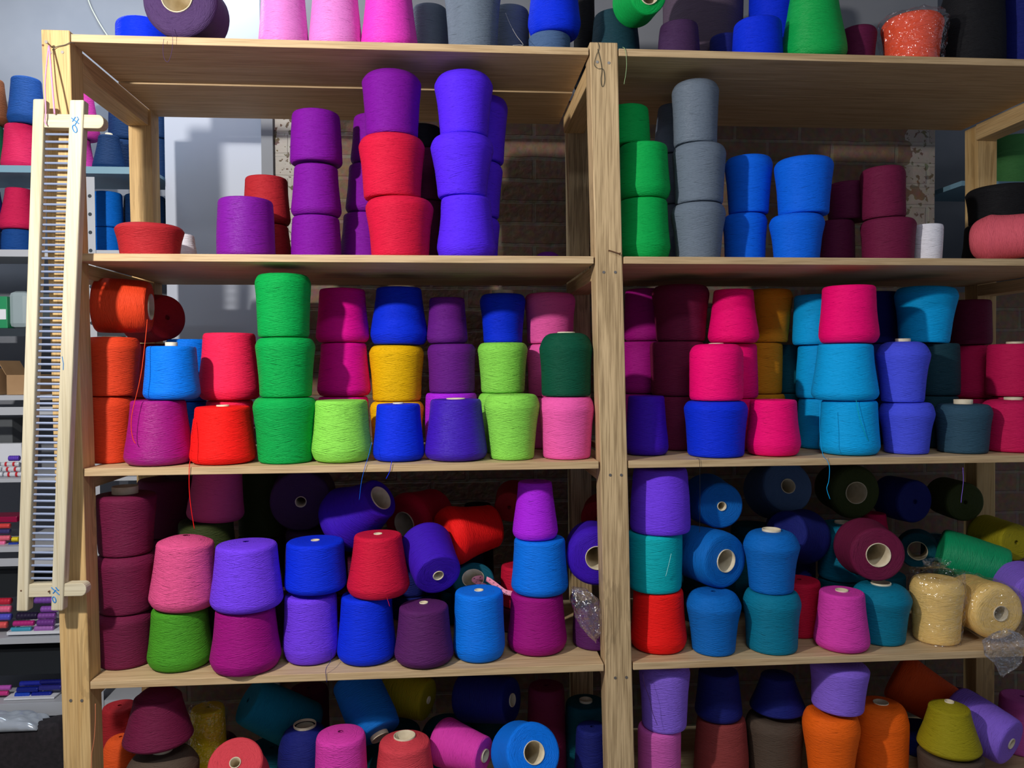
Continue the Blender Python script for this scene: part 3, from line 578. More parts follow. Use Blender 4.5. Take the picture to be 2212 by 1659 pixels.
st(2, .28, g, ('c', 1586, 862, 96, 100, 'hot', 'hot pink yarn cone hidden behind the royal blue one'), ('c', 1588, 742, 90, 96, 'hot', 'hot pink yarn cone squeezed between another pink one and an ochre one'), ('u', 1584, 623, 84, 107, 'hot', 'hot pink yarn cone on top beside the ochre one', dict(dy=-.03)))
st(2, None, g, ('u', 1670, 865, 97, 113, 'hot', 'hot pink yarn cone standing alone at the front of the shelf', dict(bev=.18)), ybot=989)
st(2, .37, g, ('c', 1654, 852, 82, 84, 'ochre', 'lowest ochre yarn cone, hidden behind the hot pink one'), ('c', 1650, 740, 80, 78, 'ochre', 'middle ochre yarn cone behind the pink ones'), ('i', 1662, 622, 100, 80, 'ochre', 'top ochre yarn cone beside the hot pink top one'))
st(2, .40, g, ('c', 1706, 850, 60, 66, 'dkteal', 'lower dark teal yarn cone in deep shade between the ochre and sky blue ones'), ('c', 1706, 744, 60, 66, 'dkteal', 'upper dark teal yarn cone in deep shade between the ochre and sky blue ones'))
st(2, .29, g, ('c', 1775, 862, 96, 100, 'sky', 'lowest sky blue yarn cone in the shaded stack behind'), ('c', 1774, 745, 96, 104, 'sky', 'middle sky blue yarn cone in the shaded stack behind'), ('c', 1768, 634, 100, 106, 'sky', 'top sky blue yarn cone in the shaded stack behind'))
sk = st(2, None, g, ('u', 1834, 867, 113, 125, 'sky', 'bottom sky blue yarn cone in the front stack under the pink one', dict(bev=.13)), ('u', 1825, 742, 112, 136, 'sky', 'second sky blue yarn cone in the front stack, just under the pink one'), ('u', 1833, 614, 108, 122, 'hot', 'hot pink yarn cone on top of two sky blue ones', dict(bev=.12)), ybot=988)
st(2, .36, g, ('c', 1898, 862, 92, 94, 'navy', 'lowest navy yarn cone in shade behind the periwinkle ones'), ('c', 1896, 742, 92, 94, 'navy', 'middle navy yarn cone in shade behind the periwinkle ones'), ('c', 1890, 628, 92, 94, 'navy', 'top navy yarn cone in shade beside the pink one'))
st(2, None, g, ('i', 1958, 871, 111, 88, 'peri', 'lower periwinkle yarn cone in the front pair', dict(bev=.2)), ('i', 1950, 737, 108, 86, 'peri', 'upper periwinkle yarn cone with a flared white core', dict(core=.022, prot=.010, bev=.2, inset=.6)), ybot=992)
st(2, .31, g, ('c', 2020, 856, 90, 92, 'dteal', 'lower slate teal yarn cone, hidden behind the periwinkle pair'), ('c', 2022, 741, 90, 94, 'dteal', 'upper slate teal yarn cone under the tilted sky blue one'), ('i', 1996, 616, 124, 100, 'sky', 'tilted sky blue yarn cone high up, partly shaded by the shelf', dict(lean=(0, .04))))
st(2, None, g, ('i', 2080, 875, 112, 97, 'slate', 'slate blue yarn cone with a cream core standing at the front', dict(core=.027, prot=.014, bev=.15)), ybot=992)
st(2, .34, g, ('c', 2100, 862, 92, 96, 'crim', 'lowest crimson yarn cone behind the slate blue one'), ('u', 2101, 745, 78, 94, 'crim', 'crimson yarn cone above the slate blue one'), ('c', 2095, 646, 84, 88, 'maroon', 'maroon yarn cone in the shade above the crimson one'))
st(2, .13, g, ('c', 2188, 866, 122, 124, 'crim', 'crimson yarn cone with a white core at the front beside the slate blue one', dict(core=.026, prot=.008, bev=.14, inset=.7)))
st(2, .32, g, ('c', 2196, 858, 104, 110, 'crim', 'crimson yarn cone hidden low at the right edge'), ('c', 2190, 742, 104, 110, 'crim', 'crimson yarn cone with a pale core at the right edge', dict(core=.026, prot=.008)))
# ---- lower shelf, left bay
g = 'yarn cones on the lower shelf, left bay'
st(3, None, g, ('i', 274, 1332, 120, 111, 'maroon', 'bottom maroon yarn cone in the stack against the left post'), ('i', 275, 1206, 122, 110, 'maroon', 'middle maroon yarn cone in the stack against the left post'), ('i', 273, 1074, 126, 108, 'maroon', 'top maroon yarn cone with a pale core in the stack against the left post', dict(core=.036, prot=.022, bev=.05)), ybot=1459)
st(3, .42, g, ('c', 360, 1300, 124, 124, 'wine', 'lowest dark plum yarn cone in shade behind the maroon stack'), ('c', 362, 1165, 124, 124, 'wine', 'middle dark plum yarn cone in shade behind the maroon stack'), ('c', 362, 1040, 118, 124, 'wine', 'upper dark plum yarn cone in shade behind the maroon stack'))
st(3, .34, g, ('c', 446, 1262, 118, 122, 'dolive', 'lower dark olive yarn cone, hidden behind the rose pink one'), ('c', 446, 1132, 112, 120, 'dolive', 'upper dark olive yarn cone under the tilted dusty pink one'), ('u', 464, 1012, 98, 118, 'dusty', 'dusty pink yarn cone high at the back, tilted', dict(lean=(0, .07))))
ro = st(3, None, g, ('u', 386, 1325, 114, 133, 'leaf', 'leaf green yarn cone at the front under the rose pink one', dict(streak=1.3, bev=.15)), ('u', 391, 1180, 118, 139, 'rose', 'rose pink yarn cone with a domed top on the leaf green one', dict(dome=.018, bev=.13, inset=.75, streak=1.3, lean=(0, .05))), ybot=1463)
st(3, None, g, ('u', 526, 1326, 124, 147, 'byz', 'purple magenta yarn cone at the front under the lilac one', dict(bev=.16)), ('u', 528, 1186, 128, 152, 'lilac', 'large lilac violet yarn cone on the purple magenta one', dict(dome=.006, streak=1.2)), ybot=1463)
st(3, None, g, ('u', 661, 1295, 110, 118, 'lilac', 'lilac violet yarn cone at the front under the royal blue one', dict(bev=.18, streak=1.2)), ('u', 671, 1179, 122, 132, 'royal', 'royal blue yarn cone with a small pale core on the lilac one', dict(core=.013, prot=.002, gap=.012)), ybot=1433)
st(3, .42, g, ('c', 640, 1290, 108, 112, 'aub', 'lower aubergine yarn cone hidden behind the lilac one'), ('c', 672, 1152, 104, 110, 'aub', 'upper aubergine yarn cone behind the royal blue one'))
re_ = st(3, None, g, ('u', 782, 1297, 108, 126, 'royal', 'royal blue yarn cone at the front under the red one'), ('u', 807, 1163, 103, 134, 'red', 'bright red yarn cone with a small pale core on the royal blue one', dict(core=.013, prot=.002, bev=.13)), ybot=1440)
st(3, None, g, ('u', 905, 1321, 106, 127, 'eggp', 'aubergine yarn cone with a small pale core at the front edge', dict(core=.013, prot=.003, dome=.006, inset=.75, bev=.12)), ybot=1447)
ly(941, 1243, .08, (.28, -.85, -.42), .17, 104, 118, 'viol', 'blue violet yarn cone lying with its small core facing out', g, core=12, kind='u', prot=.003, dome=.0)
ly(958, 1162, .20, (-.88, -.45, -.10), .19, 128, 96, 'fire', 'fire red yarn cone lying on its side above the blue violet one', g, core=26, kind='i', bev=.16)
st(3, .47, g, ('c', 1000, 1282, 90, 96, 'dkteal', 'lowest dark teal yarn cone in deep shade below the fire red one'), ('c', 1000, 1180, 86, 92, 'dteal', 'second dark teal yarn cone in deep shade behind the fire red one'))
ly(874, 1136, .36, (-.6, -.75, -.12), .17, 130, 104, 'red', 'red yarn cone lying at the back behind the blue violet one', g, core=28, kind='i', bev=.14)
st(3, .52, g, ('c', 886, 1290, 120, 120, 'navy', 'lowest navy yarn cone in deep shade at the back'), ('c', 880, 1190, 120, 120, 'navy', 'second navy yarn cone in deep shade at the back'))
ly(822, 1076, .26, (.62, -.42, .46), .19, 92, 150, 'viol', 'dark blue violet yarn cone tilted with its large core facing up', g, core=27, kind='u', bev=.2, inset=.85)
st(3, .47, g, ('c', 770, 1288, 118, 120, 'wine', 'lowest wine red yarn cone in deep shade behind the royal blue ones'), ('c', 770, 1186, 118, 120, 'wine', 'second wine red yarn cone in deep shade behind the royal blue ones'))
ly(650, 1092, .30, (.10, -1, -.06), .16, 132, 140, 'aub', 'dark aubergine yarn cone lying with its small core facing out', g, core=12, kind='u', bev=.16)
st(3, .54, g, ('c', 676, 1160, 92, 96, 'wine', 'lower wine red yarn cone at the back beside the bricks'), ('c', 680, 1020, 92, 96, 'crim', 'crimson yarn cone at the back beside the bricks'))
st(3, .54, g, ('c', 566, 1165, 104, 104, 'dolive', 'lower dark green yarn cone at the back'), ('c', 568, 1022, 104, 104, 'dolive', 'upper dark green yarn cone at the back'))
st(3, .30, g, ('c', 604, 1290, 60, 64, 'aub', 'narrow aubergine yarn cone between the lilac and the purple magenta ones'))
st(3, .55, g, ('c', 1090, 1275, 100, 100, 'navy', 'lowest navy yarn cone at the back behind the red one'), ('c', 1032, 1092, 82, 96, 'black', 'black yarn cone at the back before the bricks'))
ly(1100, 1096, .40, (-.2, -1, -.1), .15, 66, 80, 'dred', 'dark red yarn cone lying at the back behind the orchid one', g, kind='u')
st(3, None, g, ('u', 1035, 1288, 104, 112, 'blue', 'bright blue yarn cone with a white core at the front', dict(core=.014, prot=.002, bev=.15)), ybot=1419)
ly(1022, 1250, .30, (-.05, -.62, .78), .14, 92, 100, 'dkteal', 'dark teal yarn cone lying behind the bright blue one with an open pale core', g, core=24, kind='c')
st(3, .34, g, ('c', 1122, 1318, 86, 88, 'wine', 'low wine red yarn cone hidden behind the purple magenta one'), ('c', 1122, 1228, 78, 82, 'red', 'red yarn cone peeping out beside the bright blue stack'))
st(3, None, g, ('u', 1162, 1292, 112, 129, 'byz', 'purple magenta yarn cone at the bottom of the stack under bright blue', dict(bev=.15)), ('u', 1168, 1172, 110, 123, 'blue', 'bright blue yarn cone in the stack under the orchid purple one', dict(bev=.11)), ('u', 1158, 1044, 74, 98, 'orchid', 'orchid purple yarn cone on top of the bright blue one'), ybot=1419)
ly(1288, 1205, .10, (-.05, -1, -.02), .16, 130, 116, 'viol', 'dark blue violet yarn cone lying behind the middle post with a large core', g, core=26, kind='i', bev=.14)
st(3, None, g, ('c', 1290, 1322, 102, 106, 'eggp', 'aubergine yarn cone under the crumpled clear plastic beside the middle post', dict(bev=.2)), ybot=1405)
ly(1292, 1120, .36, (-.3, -1, 0), .15, 76, 84, 'dred', 'dark red yarn cone lying in shade behind the middle post', g, kind='u')
# ---- lower shelf, right bay
g = 'yarn cones on the lower shelf, right bay'
vt = st(3, None, g, ('u', 1422, 1284, 106, 121, 'fire', 'fire red yarn cone at the bottom of the stack beside the middle post', dict(bev=.15)), ('c', 1415, 1158, 116, 112, 'turq', 'turquoise yarn cone between the fire red and lilac ones'), ('c', 1426, 1016, 118, 128, 'lilac', 'lilac violet yarn cone on the turquoise one beside the middle post', dict(bev=.16)), ybot=1414)
ly(1558, 1105, .17, (.02, -1, .0), .17, 100, 114, 'cblue', 'blue yarn cone lying with its small core facing straight out', g, core=10, kind='u', bev=.14, dome=.004)
ly(1572, 1222, .06, (.42, -1, .02), .17, 124, 118, 'cblue', 'blue yarn cone lying with its large open core facing out', g, core=25, kind='c', bev=.2)
st(3, None, g, ('i', 1541, 1292, 117, 92, 'cblue', 'blue yarn cone standing under the lying one with the large core', dict(bev=.2, inset=.66)), ybot=1418)
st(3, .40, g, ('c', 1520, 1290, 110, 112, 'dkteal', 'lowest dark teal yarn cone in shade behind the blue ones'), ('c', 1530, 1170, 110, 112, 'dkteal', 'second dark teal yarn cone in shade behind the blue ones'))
st(3, None, g, ('i', 1663, 1290, 120, 106, 'teal', 'teal blue yarn cone at the front under a blue one', dict(bev=.18)), ('i', 1662, 1158, 117, 93, 'cblue', 'blue yarn cone with a frayed pale core on the teal blue one', dict(core=.028, prot=.007, bev=.22, inset=.62)), ybot=1415)
ly(1696, 1150, .31, (-.72, -.62, .25), .18, 96, 122, 'navy', 'navy yarn cone lying tilted behind the blue stack', g, kind='u', bev=.2)
st(3, None, g, ('c', 1728, 1262, 88, 84, 'red', 'red yarn cone standing in shade beside the teal blue one'), ybot=1383)
st(3, .37, g, ('c', 1824, 1260, 96, 98, 'dkteal', 'lower dark teal yarn cone behind the orchid pink one'), ('c', 1824, 1138, 92, 96, 'teal', 'teal yarn cone with a pale core beside the lying maroon one', dict(core=.026, prot=.006)))
st(3, None, g, ('u', 1826, 1288, 92, 114, 'magp', 'orchid pink yarn cone with a grey core at the front', dict(core=.019, prot=.004)), ybot=1413)
st(3, None, g, ('i', 1909, 1277, 122, 98, 'teal', 'teal blue yarn cone with a cream core beside the orchid pink one', dict(core=.030, prot=.006, bev=.22, inset=.6)), ybot=1400)
ly(1897, 1207, .10, (-.16, -1, .02), .17, 116, 130, 'maroon', 'maroon yarn cone lying with a large open core on the teal blue one', g, core=26, kind='u', bev=.24)
st(3, .45, g, ('c', 1890, 1250, 110, 110, 'dkteal', 'low dark teal yarn cone in deep shade behind the maroon one'), ('u', 1882, 1112, 50, 90, 'crim', 'crimson yarn cone whose narrow tip rises behind the maroon one'))
ly(1982, 1190, .44, (-.55, -.9, .1), .11, 76, 84, 'dkteal', 'dark teal yarn cone lying with a pale ringed core behind the wrapped cream one', g, core=20, kind='u')
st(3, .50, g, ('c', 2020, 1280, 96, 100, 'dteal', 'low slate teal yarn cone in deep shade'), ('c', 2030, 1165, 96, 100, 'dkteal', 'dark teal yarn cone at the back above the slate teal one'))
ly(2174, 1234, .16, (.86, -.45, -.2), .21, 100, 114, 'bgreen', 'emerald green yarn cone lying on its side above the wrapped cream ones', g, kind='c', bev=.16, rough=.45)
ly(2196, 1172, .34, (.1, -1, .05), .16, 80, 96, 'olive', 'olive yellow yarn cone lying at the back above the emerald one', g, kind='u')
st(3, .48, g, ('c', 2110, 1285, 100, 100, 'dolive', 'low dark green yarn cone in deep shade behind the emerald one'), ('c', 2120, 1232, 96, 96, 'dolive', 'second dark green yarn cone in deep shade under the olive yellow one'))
wrapped_cream = st(3, None, g, ('i', 2023, 1262, 106, 92, 'cream', 'cream yellow yarn cone standing wrapped in clear plastic', dict(parts=True, bev=.14)), ybot=1395)[0]
wrapped_lying = ly(2161, 1325, .04, (.04, -1, .0), .16, 124, 116, 'cream', 'cream yellow yarn cone lying wrapped in plastic that hangs over the shelf edge', g, core=17, kind='i', bev=.16, parts=True)
st(3, .30, g, ('c', 2096, 1286, 70, 74, 'cream', 'cream yellow yarn cone in shade behind the two wrapped ones'))
ly(2238, 1290, .10, (-.3, -1, 0), .16, 96, 110, 'lav', 'lavender yarn cone lying at the right edge behind the wrapped cream one', g, kind='u')
ly(1702, 1056, .40, (.05, -1, .28), .16, 118, 124, 'steel', 'steel blue yarn cone lying high at the back with its core facing out', g, core=16, kind='c', bev=.2)
st(3, .60, g, ('c', 1700, 1130, 100, 104, 'navy', 'navy yarn cone at the back below the steel blue lying one'))
ly(1851, 1075, .38, (0, -1, 0), .16, 150, 130, 'dolive', 'very dark green yarn cone lying high at the back with a thin pale core ring', g, core=24, kind='i')
ly(1975, 1084, .42, (.2, -1, 0), .14, 124, 124, 'navy', 'navy yarn cone lying high at the back beside the dark green one', g, kind='c')
ly(2085, 1085, .42, (-.1, -1, 0), .16, 112, 112, 'dolive', 'dark green yarn cone lying high at the back near the olive yellow one', g, kind='c')
st(3, .46, g, ('c', 1632, 1140, 90, 96, 'dkteal', 'dark teal yarn cone in shade between the blue ones'))
# ---- bottom shelf, left bay
g = 'yarn cones piled on the bottom shelf, left bay'
st(4, .16, g, ('c', 352, 1652, 150, 130, 'brown', 'dark brown yarn cone with a pale core under the maroon one', dict(core=.03, prot=.01, bev=.2, inset=.5)), ('u', 342, 1520, 98, 142, 'maroon', 'large domed maroon yarn cone standing on the dark brown one', dict(bev=.10, inset=.6, dome=.03, gap=.024)))
st(4, .36, g, ('c', 262, 1606, 76, 84, 'rorange', 'orange yarn cone low beside the left post', dict(bev=.3, inset=.5)))
st(4, .50, g, ('c', 260, 1536, 70, 78, 'dred', 'dark red yarn cone at the back beside the left post'))
wrapped_yellow = st(4, .27, g, ('c', 450, 1540, 70, 76, 'gold', 'golden yellow yarn cone in clear plastic behind the maroon one', dict(parts=True)))[0]
st(4, .44, g, ('c', 470, 1606, 90, 90, 'wine', 'wine red yarn cone low behind the salmon red one', dict(bev=.3, inset=.5)))
ly(536, 1512, .30, (-.72, -.3, .55), .24, 104, 112, 'teal', 'teal blue yarn cone lying on a slant at the back', g, kind='c', bev=.16)
st(4, .50, g, ('c', 590, 1640, 120, 120, 'dkteal', 'dark teal yarn cone low at the back'))
ly(508, 1648, .05, (.06, -.62, .72), .15, 116, 130, 'coral', 'salmon red yarn cone tilted back with its core facing up', g, core=12, kind='u', bev=.25, inset=.7)
st(4, .24, g, ('c', 661, 1590, 112, 120, 'navy', 'dark navy yarn cone with a wide pale core', dict(core=.035, prot=.008, bev=.25, inset=.5)))
st(4, .10, g, ('u', 742, 1606, 106, 122, 'magp', 'orchid pink yarn cone with a gathered top at the front', dict(dome=.008, bev=.1, streak=1.2)))
ly(818, 1586, .20, (.42, -.55, -.62), .20, 108, 104, 'cblue', 'blue yarn cone hanging down on a slant with its core low', g, core=20, kind='c', bev=.22, prot=.014)
ly(925, 1512, .34, (.9, -.42, -.1), .19, 92, 100, 'olive', 'olive yellow yarn cone lying on its side at the back', g, kind='c', bev=.2, core=8)
st(4, .40, g, ('c', 850, 1598, 120, 120, 'dkteal', 'teal yarn cone low behind the blue slanted one'))
st(4, .52, g, ('c', 668, 1500, 100, 104, 'wine', 'wine red yarn cone at the back beside the blue slanted one'), )
st(4, .13, g, ('u', 874, 1622, 110, 146, 'coral', 'salmon red yarn cone with a wide pale core and domed top', dict(core=.033, prot=.005, bev=.1, inset=.55, dome=.012)))
ly(1042, 1632, .10, (.82, -.55, -.05), .17, 78, 104, 'magp', 'orchid purple yarn cone lying with a pale core to one side', g, core=14, kind='u', prot=.006)
ly(1106, 1520, .30, (.86, -.5, .12), .19, 96, 104, 'navy', 'navy violet yarn cone lying on its side at the back', g, core=14, kind='c')
st(4, .38, g, ('c', 965, 1576, 116, 120, 'dkteal', 'dark teal yarn cone in shade behind the orchid purple one', dict(bev=.3, inset=.5)))
ly(1152, 1626, .04, (.28, -.86, .42), .17, 124, 134, 'blue', 'bright blue yarn cone lying with a large open core facing up', g, core=24, kind='u', bev=.24, inset=.7)
st(4, .34, g, ('c', 1184, 1494, 78, 86, 'maroon', 'maroon yarn cone standing in shade behind the bright blue one'))
st(4, .36, g, ('c', 1262, 1532, 88, 90, 'dkteal', 'dark teal yarn cone with a pale core near the middle post', dict(core=.022, prot=.008)))
st(4, .20, g, ('c', 1280, 1584, 74, 78, 'navy', 'navy yarn cone low beside the middle post', dict(bev=.3)))
st(4, .55, g, ('c', 1050, 1500, 90, 90, 'dteal', 'slate teal yarn cone in deep shade at the back'))
# ---- bottom shelf, right bay
g = 'yarn cones piled on the bottom shelf, right bay'
la = st(4, .11, g, ('c', 1424, 1586, 92, 88, 'orch', 'orchid pink yarn cone under the lavender one beside the middle post'), ('i', 1435, 1447, 108, 95, 'lav', 'lavender yarn cone on the orchid pink one beside the middle post', dict(streak=1.2)))
st(4, .24, g, ('c', 1558, 1568, 106, 116, 'brick', 'brick red yarn cone under a navy one', dict(bev=.2)), ('u', 1552, 1462, 84, 100, 'navy', 'navy yarn cone on the brick red one'))
st(4, .22, g, ('i', 1676, 1568, 122, 106, 'brown', 'brown yarn cone under the domed navy one'), ('u', 1682, 1470, 70, 116, 'navy', 'domed navy yarn cone on the brown one', dict(inset=.6, dome=.01, gap=.012)))
st(4, .11, g, ('i', 1792, 1560, 118, 84, 'orange', 'orange yarn cone under the periwinkle lavender one', dict(bev=.14)), ('i', 1806, 1448, 120, 106, 'lav', 'periwinkle lavender yarn cone on the orange one', dict(lean=(0, .06), inset=.66, gap=.012)))
st(4, .21, g, ('c', 1902, 1540, 112, 108, 'orange', 'orange yarn cone with a pale core standing in front of a dark gap', dict(core=.024, prot=.003, bev=.2, inset=.7)))
ly(2052, 1532, .34, (.72, -.5, -.42), .20, 96, 112, 'rorange', 'red orange yarn cone lying on a slant at the back', g, kind='u', bev=.2)
st(4, .40, g, ('c', 1990, 1600, 116, 116, 'navy', 'navy yarn cone low behind the olive yellow one'))
st(4, .14, g, ('c', 2052, 1652, 128, 120, 'brown', 'dark brown yarn cone under the olive yellow one'), ('u', 2050, 1542, 82, 126, 'olive', 'domed olive yellow yarn cone with a small pale core', dict(core=.014, prot=.004, dome=.014, inset=.62, bev=.12)))
ly(2184, 1606, .12, (.42, -.8, -.2), .19, 110, 116, 'lav', 'lavender yarn cone lying with a dark open core', g, core=12, kind='c', bev=.24)
st(4, .42, g, ('c', 2206, 1520, 84, 90, 'orch', 'orchid pink yarn cone at the back at the right edge'))
st(4, .44, g, ('c', 2070, 1516, 90, 92, 'aub', 'aubergine yarn cone in shade behind the lavender one'))
# ------------------------------------------------------------------ metal rack at the left, behind the wooden unit
RY0, RY1 = .80, 1.13
rack = thing('metal_shelving_rack', 'pale metal shelving rack behind the left end of the wooden unit', 'metal rack', TM((-.7, .96, ZF)))
RI = TM((-.7, .96, ZF)).inverted()
JZ = [at(20, y, RY0).z for y in (357, 539, 709, 854, 1034, 1181, 1379, 1521)]
for i, (z, m, th) in enumerate(zip(JZ, ('rackblue', 'rackgrey', 'dark', 'rackgrey', 'rackgrey', 'rackgrey', 'rackgrey', 'rackgrey'), (.026, .026, .03, .018, .014, .02, .022, .05))):
    mb = MB().box(-1.45, -.10, RY0+.002, RY1, z-.012, z)
    mb.box(-1.45, -.10, RY0, RY0+.0018, z-th, z)
    if i in (3, 5): mb.box(-1.45, -.10, RY0, RY0+.0018, z-.074, z-.044)
    mb.build('rack_shelf', M[m], rack, pinv=RI)
up_grey = plain('upright_enamel', (176, 180, 188), .45)
def angle(x, y, sy, z0, z1, m):
    """slotted angle upright with a row of round holes punched along each face"""
    mb = MB(); w = .036
    mb.box(x, x+w, y, y+.002, z0, z1); mb.box(x, x+.002, y+.0021, y+w*sy, z0, z1)
    o = mb.build('rack_upright', m, rack, pinv=RI)
    hb = MB(); z = z0+.03
    while z < z1-.02:
        hb.cyl((x+w/2, y-.0006, z), (x+w/2, y-.0002, z), .007, 10); z += .068
    h = hb.build('punched_holes', M['dark'], o)
    return o
for x in (-1.42, at(185, 470, RY0).x): angle(x, RY0-.004, 1, ZF, JZ[0]-.04, up_grey)
for x in (-1.42, at(248, 490, RY1-.034).x): angle(x, RY1-.034, 1, ZF, JZ[1]+.22, up_grey)
angle(-.135, RY1-.02, 1, ZF, 1.0, M['rackblue'])
g = 'yarn cones on the metal rack behind'
K.update(rblue=(20, 70, 140), rred=(206, 30, 84), rbrown=(130, 76, 46), rgreen=(24, 110, 76), rmag=(190, 54, 146), rnavy=(8, 44, 86), rroy=(0, 104, 206), rpur=(40, 24, 120))
def js(lv, Y, *it): return st(1, Y, g, *it, base=JZ[lv])
js(0, .90, ('u', 43, 265, 62, 78, 'rred', 'crimson yarn cone under a dark blue one on the metal rack'), ('u', 54, 163, 58, 74, 'rblue', 'dark blue yarn cone on a crimson one, top of the metal rack', dict(bev=.12)))
js(0, .92, ('u', -24, 264, 62, 78, 'rgreen', 'green yarn cone under a brown one at the left edge'), ('u', -18, 165, 54, 72, 'rbrown', 'brown yarn cone on a green one at the left edge', dict(inset=.6)))
js(0, 1.02, ('u', 172, 298, 44, 66, 'rmag', 'lower magenta yarn cone behind the reed on the metal rack'), ('u', 180, 190, 40, 64, 'rmag', 'upper magenta yarn cone behind the reed on the metal rack'))
js(0, .89, ('u', 236, 290, 42, 66, 'rnavy', 'dark navy yarn cone with a grey plug beside the left back post', dict(core=.013, prot=.012)))
js(0, 1.05, ('c', 270, 300, 66, 66, 'rnavy', 'lower navy yarn cone half behind the left back post'), ('c', 270, 215, 62, 66, 'rnavy', 'upper navy yarn cone half behind the left back post'))
js(0, 1.03, ('c', 345, 298, 46, 48, 'rnavy', 'lower navy yarn cone just right of the left back post'), ('c', 345, 232, 46, 48, 'rnavy', 'upper navy yarn cone just right of the left back post'))
js(1, .92, ('c', 40, 494, 64, 66, 'rblue', 'dark blue yarn cone under a crimson one, lower row of the rack', dict(bev=.2)), ('u', 39, 404, 50, 76, 'rred', 'crimson yarn cone with a white core, lower row of the rack', dict(core=.016, prot=.004)))
js(1, .94, ('c', -30, 494, 60, 62, 'rblue', 'dark blue yarn cone under a violet one at the left edge'), ('u', -26, 404, 50, 72, 'rpur', 'violet yarn cone at the left edge, lower row of the rack'))
js(1, .95, ('c', 233, 490, 58, 58, 'rroy', 'lower bright blue yarn cone behind the slotted upright'), ('c', 233, 412, 58, 60, 'rroy', 'upper bright blue yarn cone behind the slotted upright'))
js(1, 1.04, ('c', 314, 485, 86, 86, 'rnavy', 'lower navy yarn cone behind the back post, second row of the rack'), ('c', 314, 417, 82, 86, 'rnavy', 'upper navy yarn cone behind the back post, second row of the rack'))
def boxat(name, x0, x1, y0, y1, Y, d, m, label, cat, group=None, bevel=.002):
    a = at(x0, y1, Y); b = at(x1, y0, Y)
    o = MB().box(a.x, b.x, Y, Y+d, a.z, b.z).build(name, m, bevel=bevel)
    return tag(o, label, cat, group)
green_card = plain('green_card', (30, 140, 90), .5); brown_card = noisy('brown_card', (158, 124, 88), (176, 142, 104), 6, .8)
black_card = plain('black_card', (22, 28, 34), .6); white_card = plain('white_card', (222, 226, 234), .6); grey_card = plain('grey_card', (88, 92, 96), .7)
def rest(o, z):                                            # set a box down on its shelf
    lo = min(v.co.z for v in o.data.vertices)
    for v in o.data.vertices:
        if abs(v.co.z-lo) < 1e-4: v.co.z = z+.0005
    return o
gb = thing('green_box', 'green and white carton at the left edge behind the reed', 'carton', TM((at(-14, 700, .82).x, .86, JZ[2]+.001)))
GI = gb.matrix_basis.inverted()
a = at(-50, 640, .82); b = at(15, 640, .82)
MB().box(a.x, b.x, .82, .95, JZ[2]+.001, a.z).build('carton', green_card, gb, bevel=.002, pinv=GI)
MB().box(a.x+.005, b.x-.004, .8185, .8197, at(0, 690, .82).z, at(0, 668, .82).z).build('white_panel', white_card, gb, pinv=GI)
pk = boxat('plastic_package', 17, 60, 628, 705, .83, .2, plain('cloudy_plastic', (150, 166, 172), .25), 'cloudy grey plastic package beside the green carton behind the reed', 'package', bevel=.02); rest(pk, JZ[2])
rest(boxat('cardboard_box', -60, -3, 796, 852, .83, .22, brown_card, 'brown cardboard box at the left edge of the metal rack', 'box'), JZ[3])
op = thing('cardboard_box', 'open brown cardboard box with a raised flap behind the reed', 'box', TM((at(40, 850, .85).x, .85, JZ[3]+.001)))
OI = op.matrix_basis.inverted(); a = at(14, 810, .84); b = at(84, 810, .84); zb = JZ[3]+.001
MB().box(a.x, b.x, .84, .843, zb, a.z).box(a.x, b.x, 1.0, 1.003, zb, a.z).box(a.x, a.x+.003, .8431, .9999, zb, a.z).box(b.x-.003, b.x, .8431, .9999, zb, a.z).box(a.x+.0031, b.x-.0031, .8431, .9999, zb, zb+.003).build('carton', brown_card, op, pinv=OI)
MB().hexa([(a.x, .8395, a.z), (a.x, .99, a.z), (a.x-.002, .99, a.z), (a.x-.002, .8395, a.z), (a.x-.03, .8395, a.z+.055), (a.x-.03, .99, a.z+.055), (a.x-.032, .99, a.z+.054), (a.x-.032, .8395, a.z+.054)]).build('flap', brown_card, op, pinv=OI)
rest(boxat('grey_box', -60, 26, 905, 946, .99, .12, grey_card, 'dark grey box in shade at the left edge of the rack', 'box'), JZ[4])
rest(boxat('white_box', -60, 46, 958, 986, .94, .04, white_card, 'flat white box behind the silver thread tubes', 'box'), JZ[4])
# reels and skeins of thread
def reel(x0, x1, y, rp, Y, col, label, group, sheen=.35, bands=None):
    a = at(x0, y, Y); b = at(x1, y, Y); r = rp*dep(a)/F
    z = a.z; t = thing('thread_reel', label, 'thread reel', TM(((a.x+b.x)/2, Y, z)), group); I = t.matrix_basis.inverted()
    m = plain('reel_thread', col, sheen, .15)
    ln = b.x-a.x; n = max(5, int(ln/.012)); prof = []
    for i in range(n*4+1):
        prof.append((r*(.93+.07*abs(math.sin(math.pi*i/4))), ln*i/(n*4)))
    o = lathe('thread', [(.0006, 0)]+prof+[(.0006, ln)], m, t, n=16)
    o.matrix_parent_inverse = I; o.matrix_basis = Matrix.Translation((a.x, Y, z)) @ Matrix.Rotation(math.pi/2, 4, 'Y')
    if bands:
        mb = MB()
        for f in (.28, .72): mb.cyl((a.x+ln*f-.004, Y, z), (a.x+ln*f+.004, Y, z), r*1.03, 16)
        mb.build('label_band', plain('band', bands, .5), t, pinv=I)
    return t
G = 'silver thread tubes on the metal rack'
for j, y in enumerate((1003, 1014, 1025)):
    for q, x0 in enumerate((-38, 4)):
        reel(x0+3*j, x0+3*j+38, y, 5.0, .85+.0*j, (214, 218, 226), 'silver white thread tube with red bands in the %s row, %s' % (('top', 'middle', 'bottom')[j], ('at the very left edge', 'next to the reed')[q]), G, .3, (190, 40, 50))
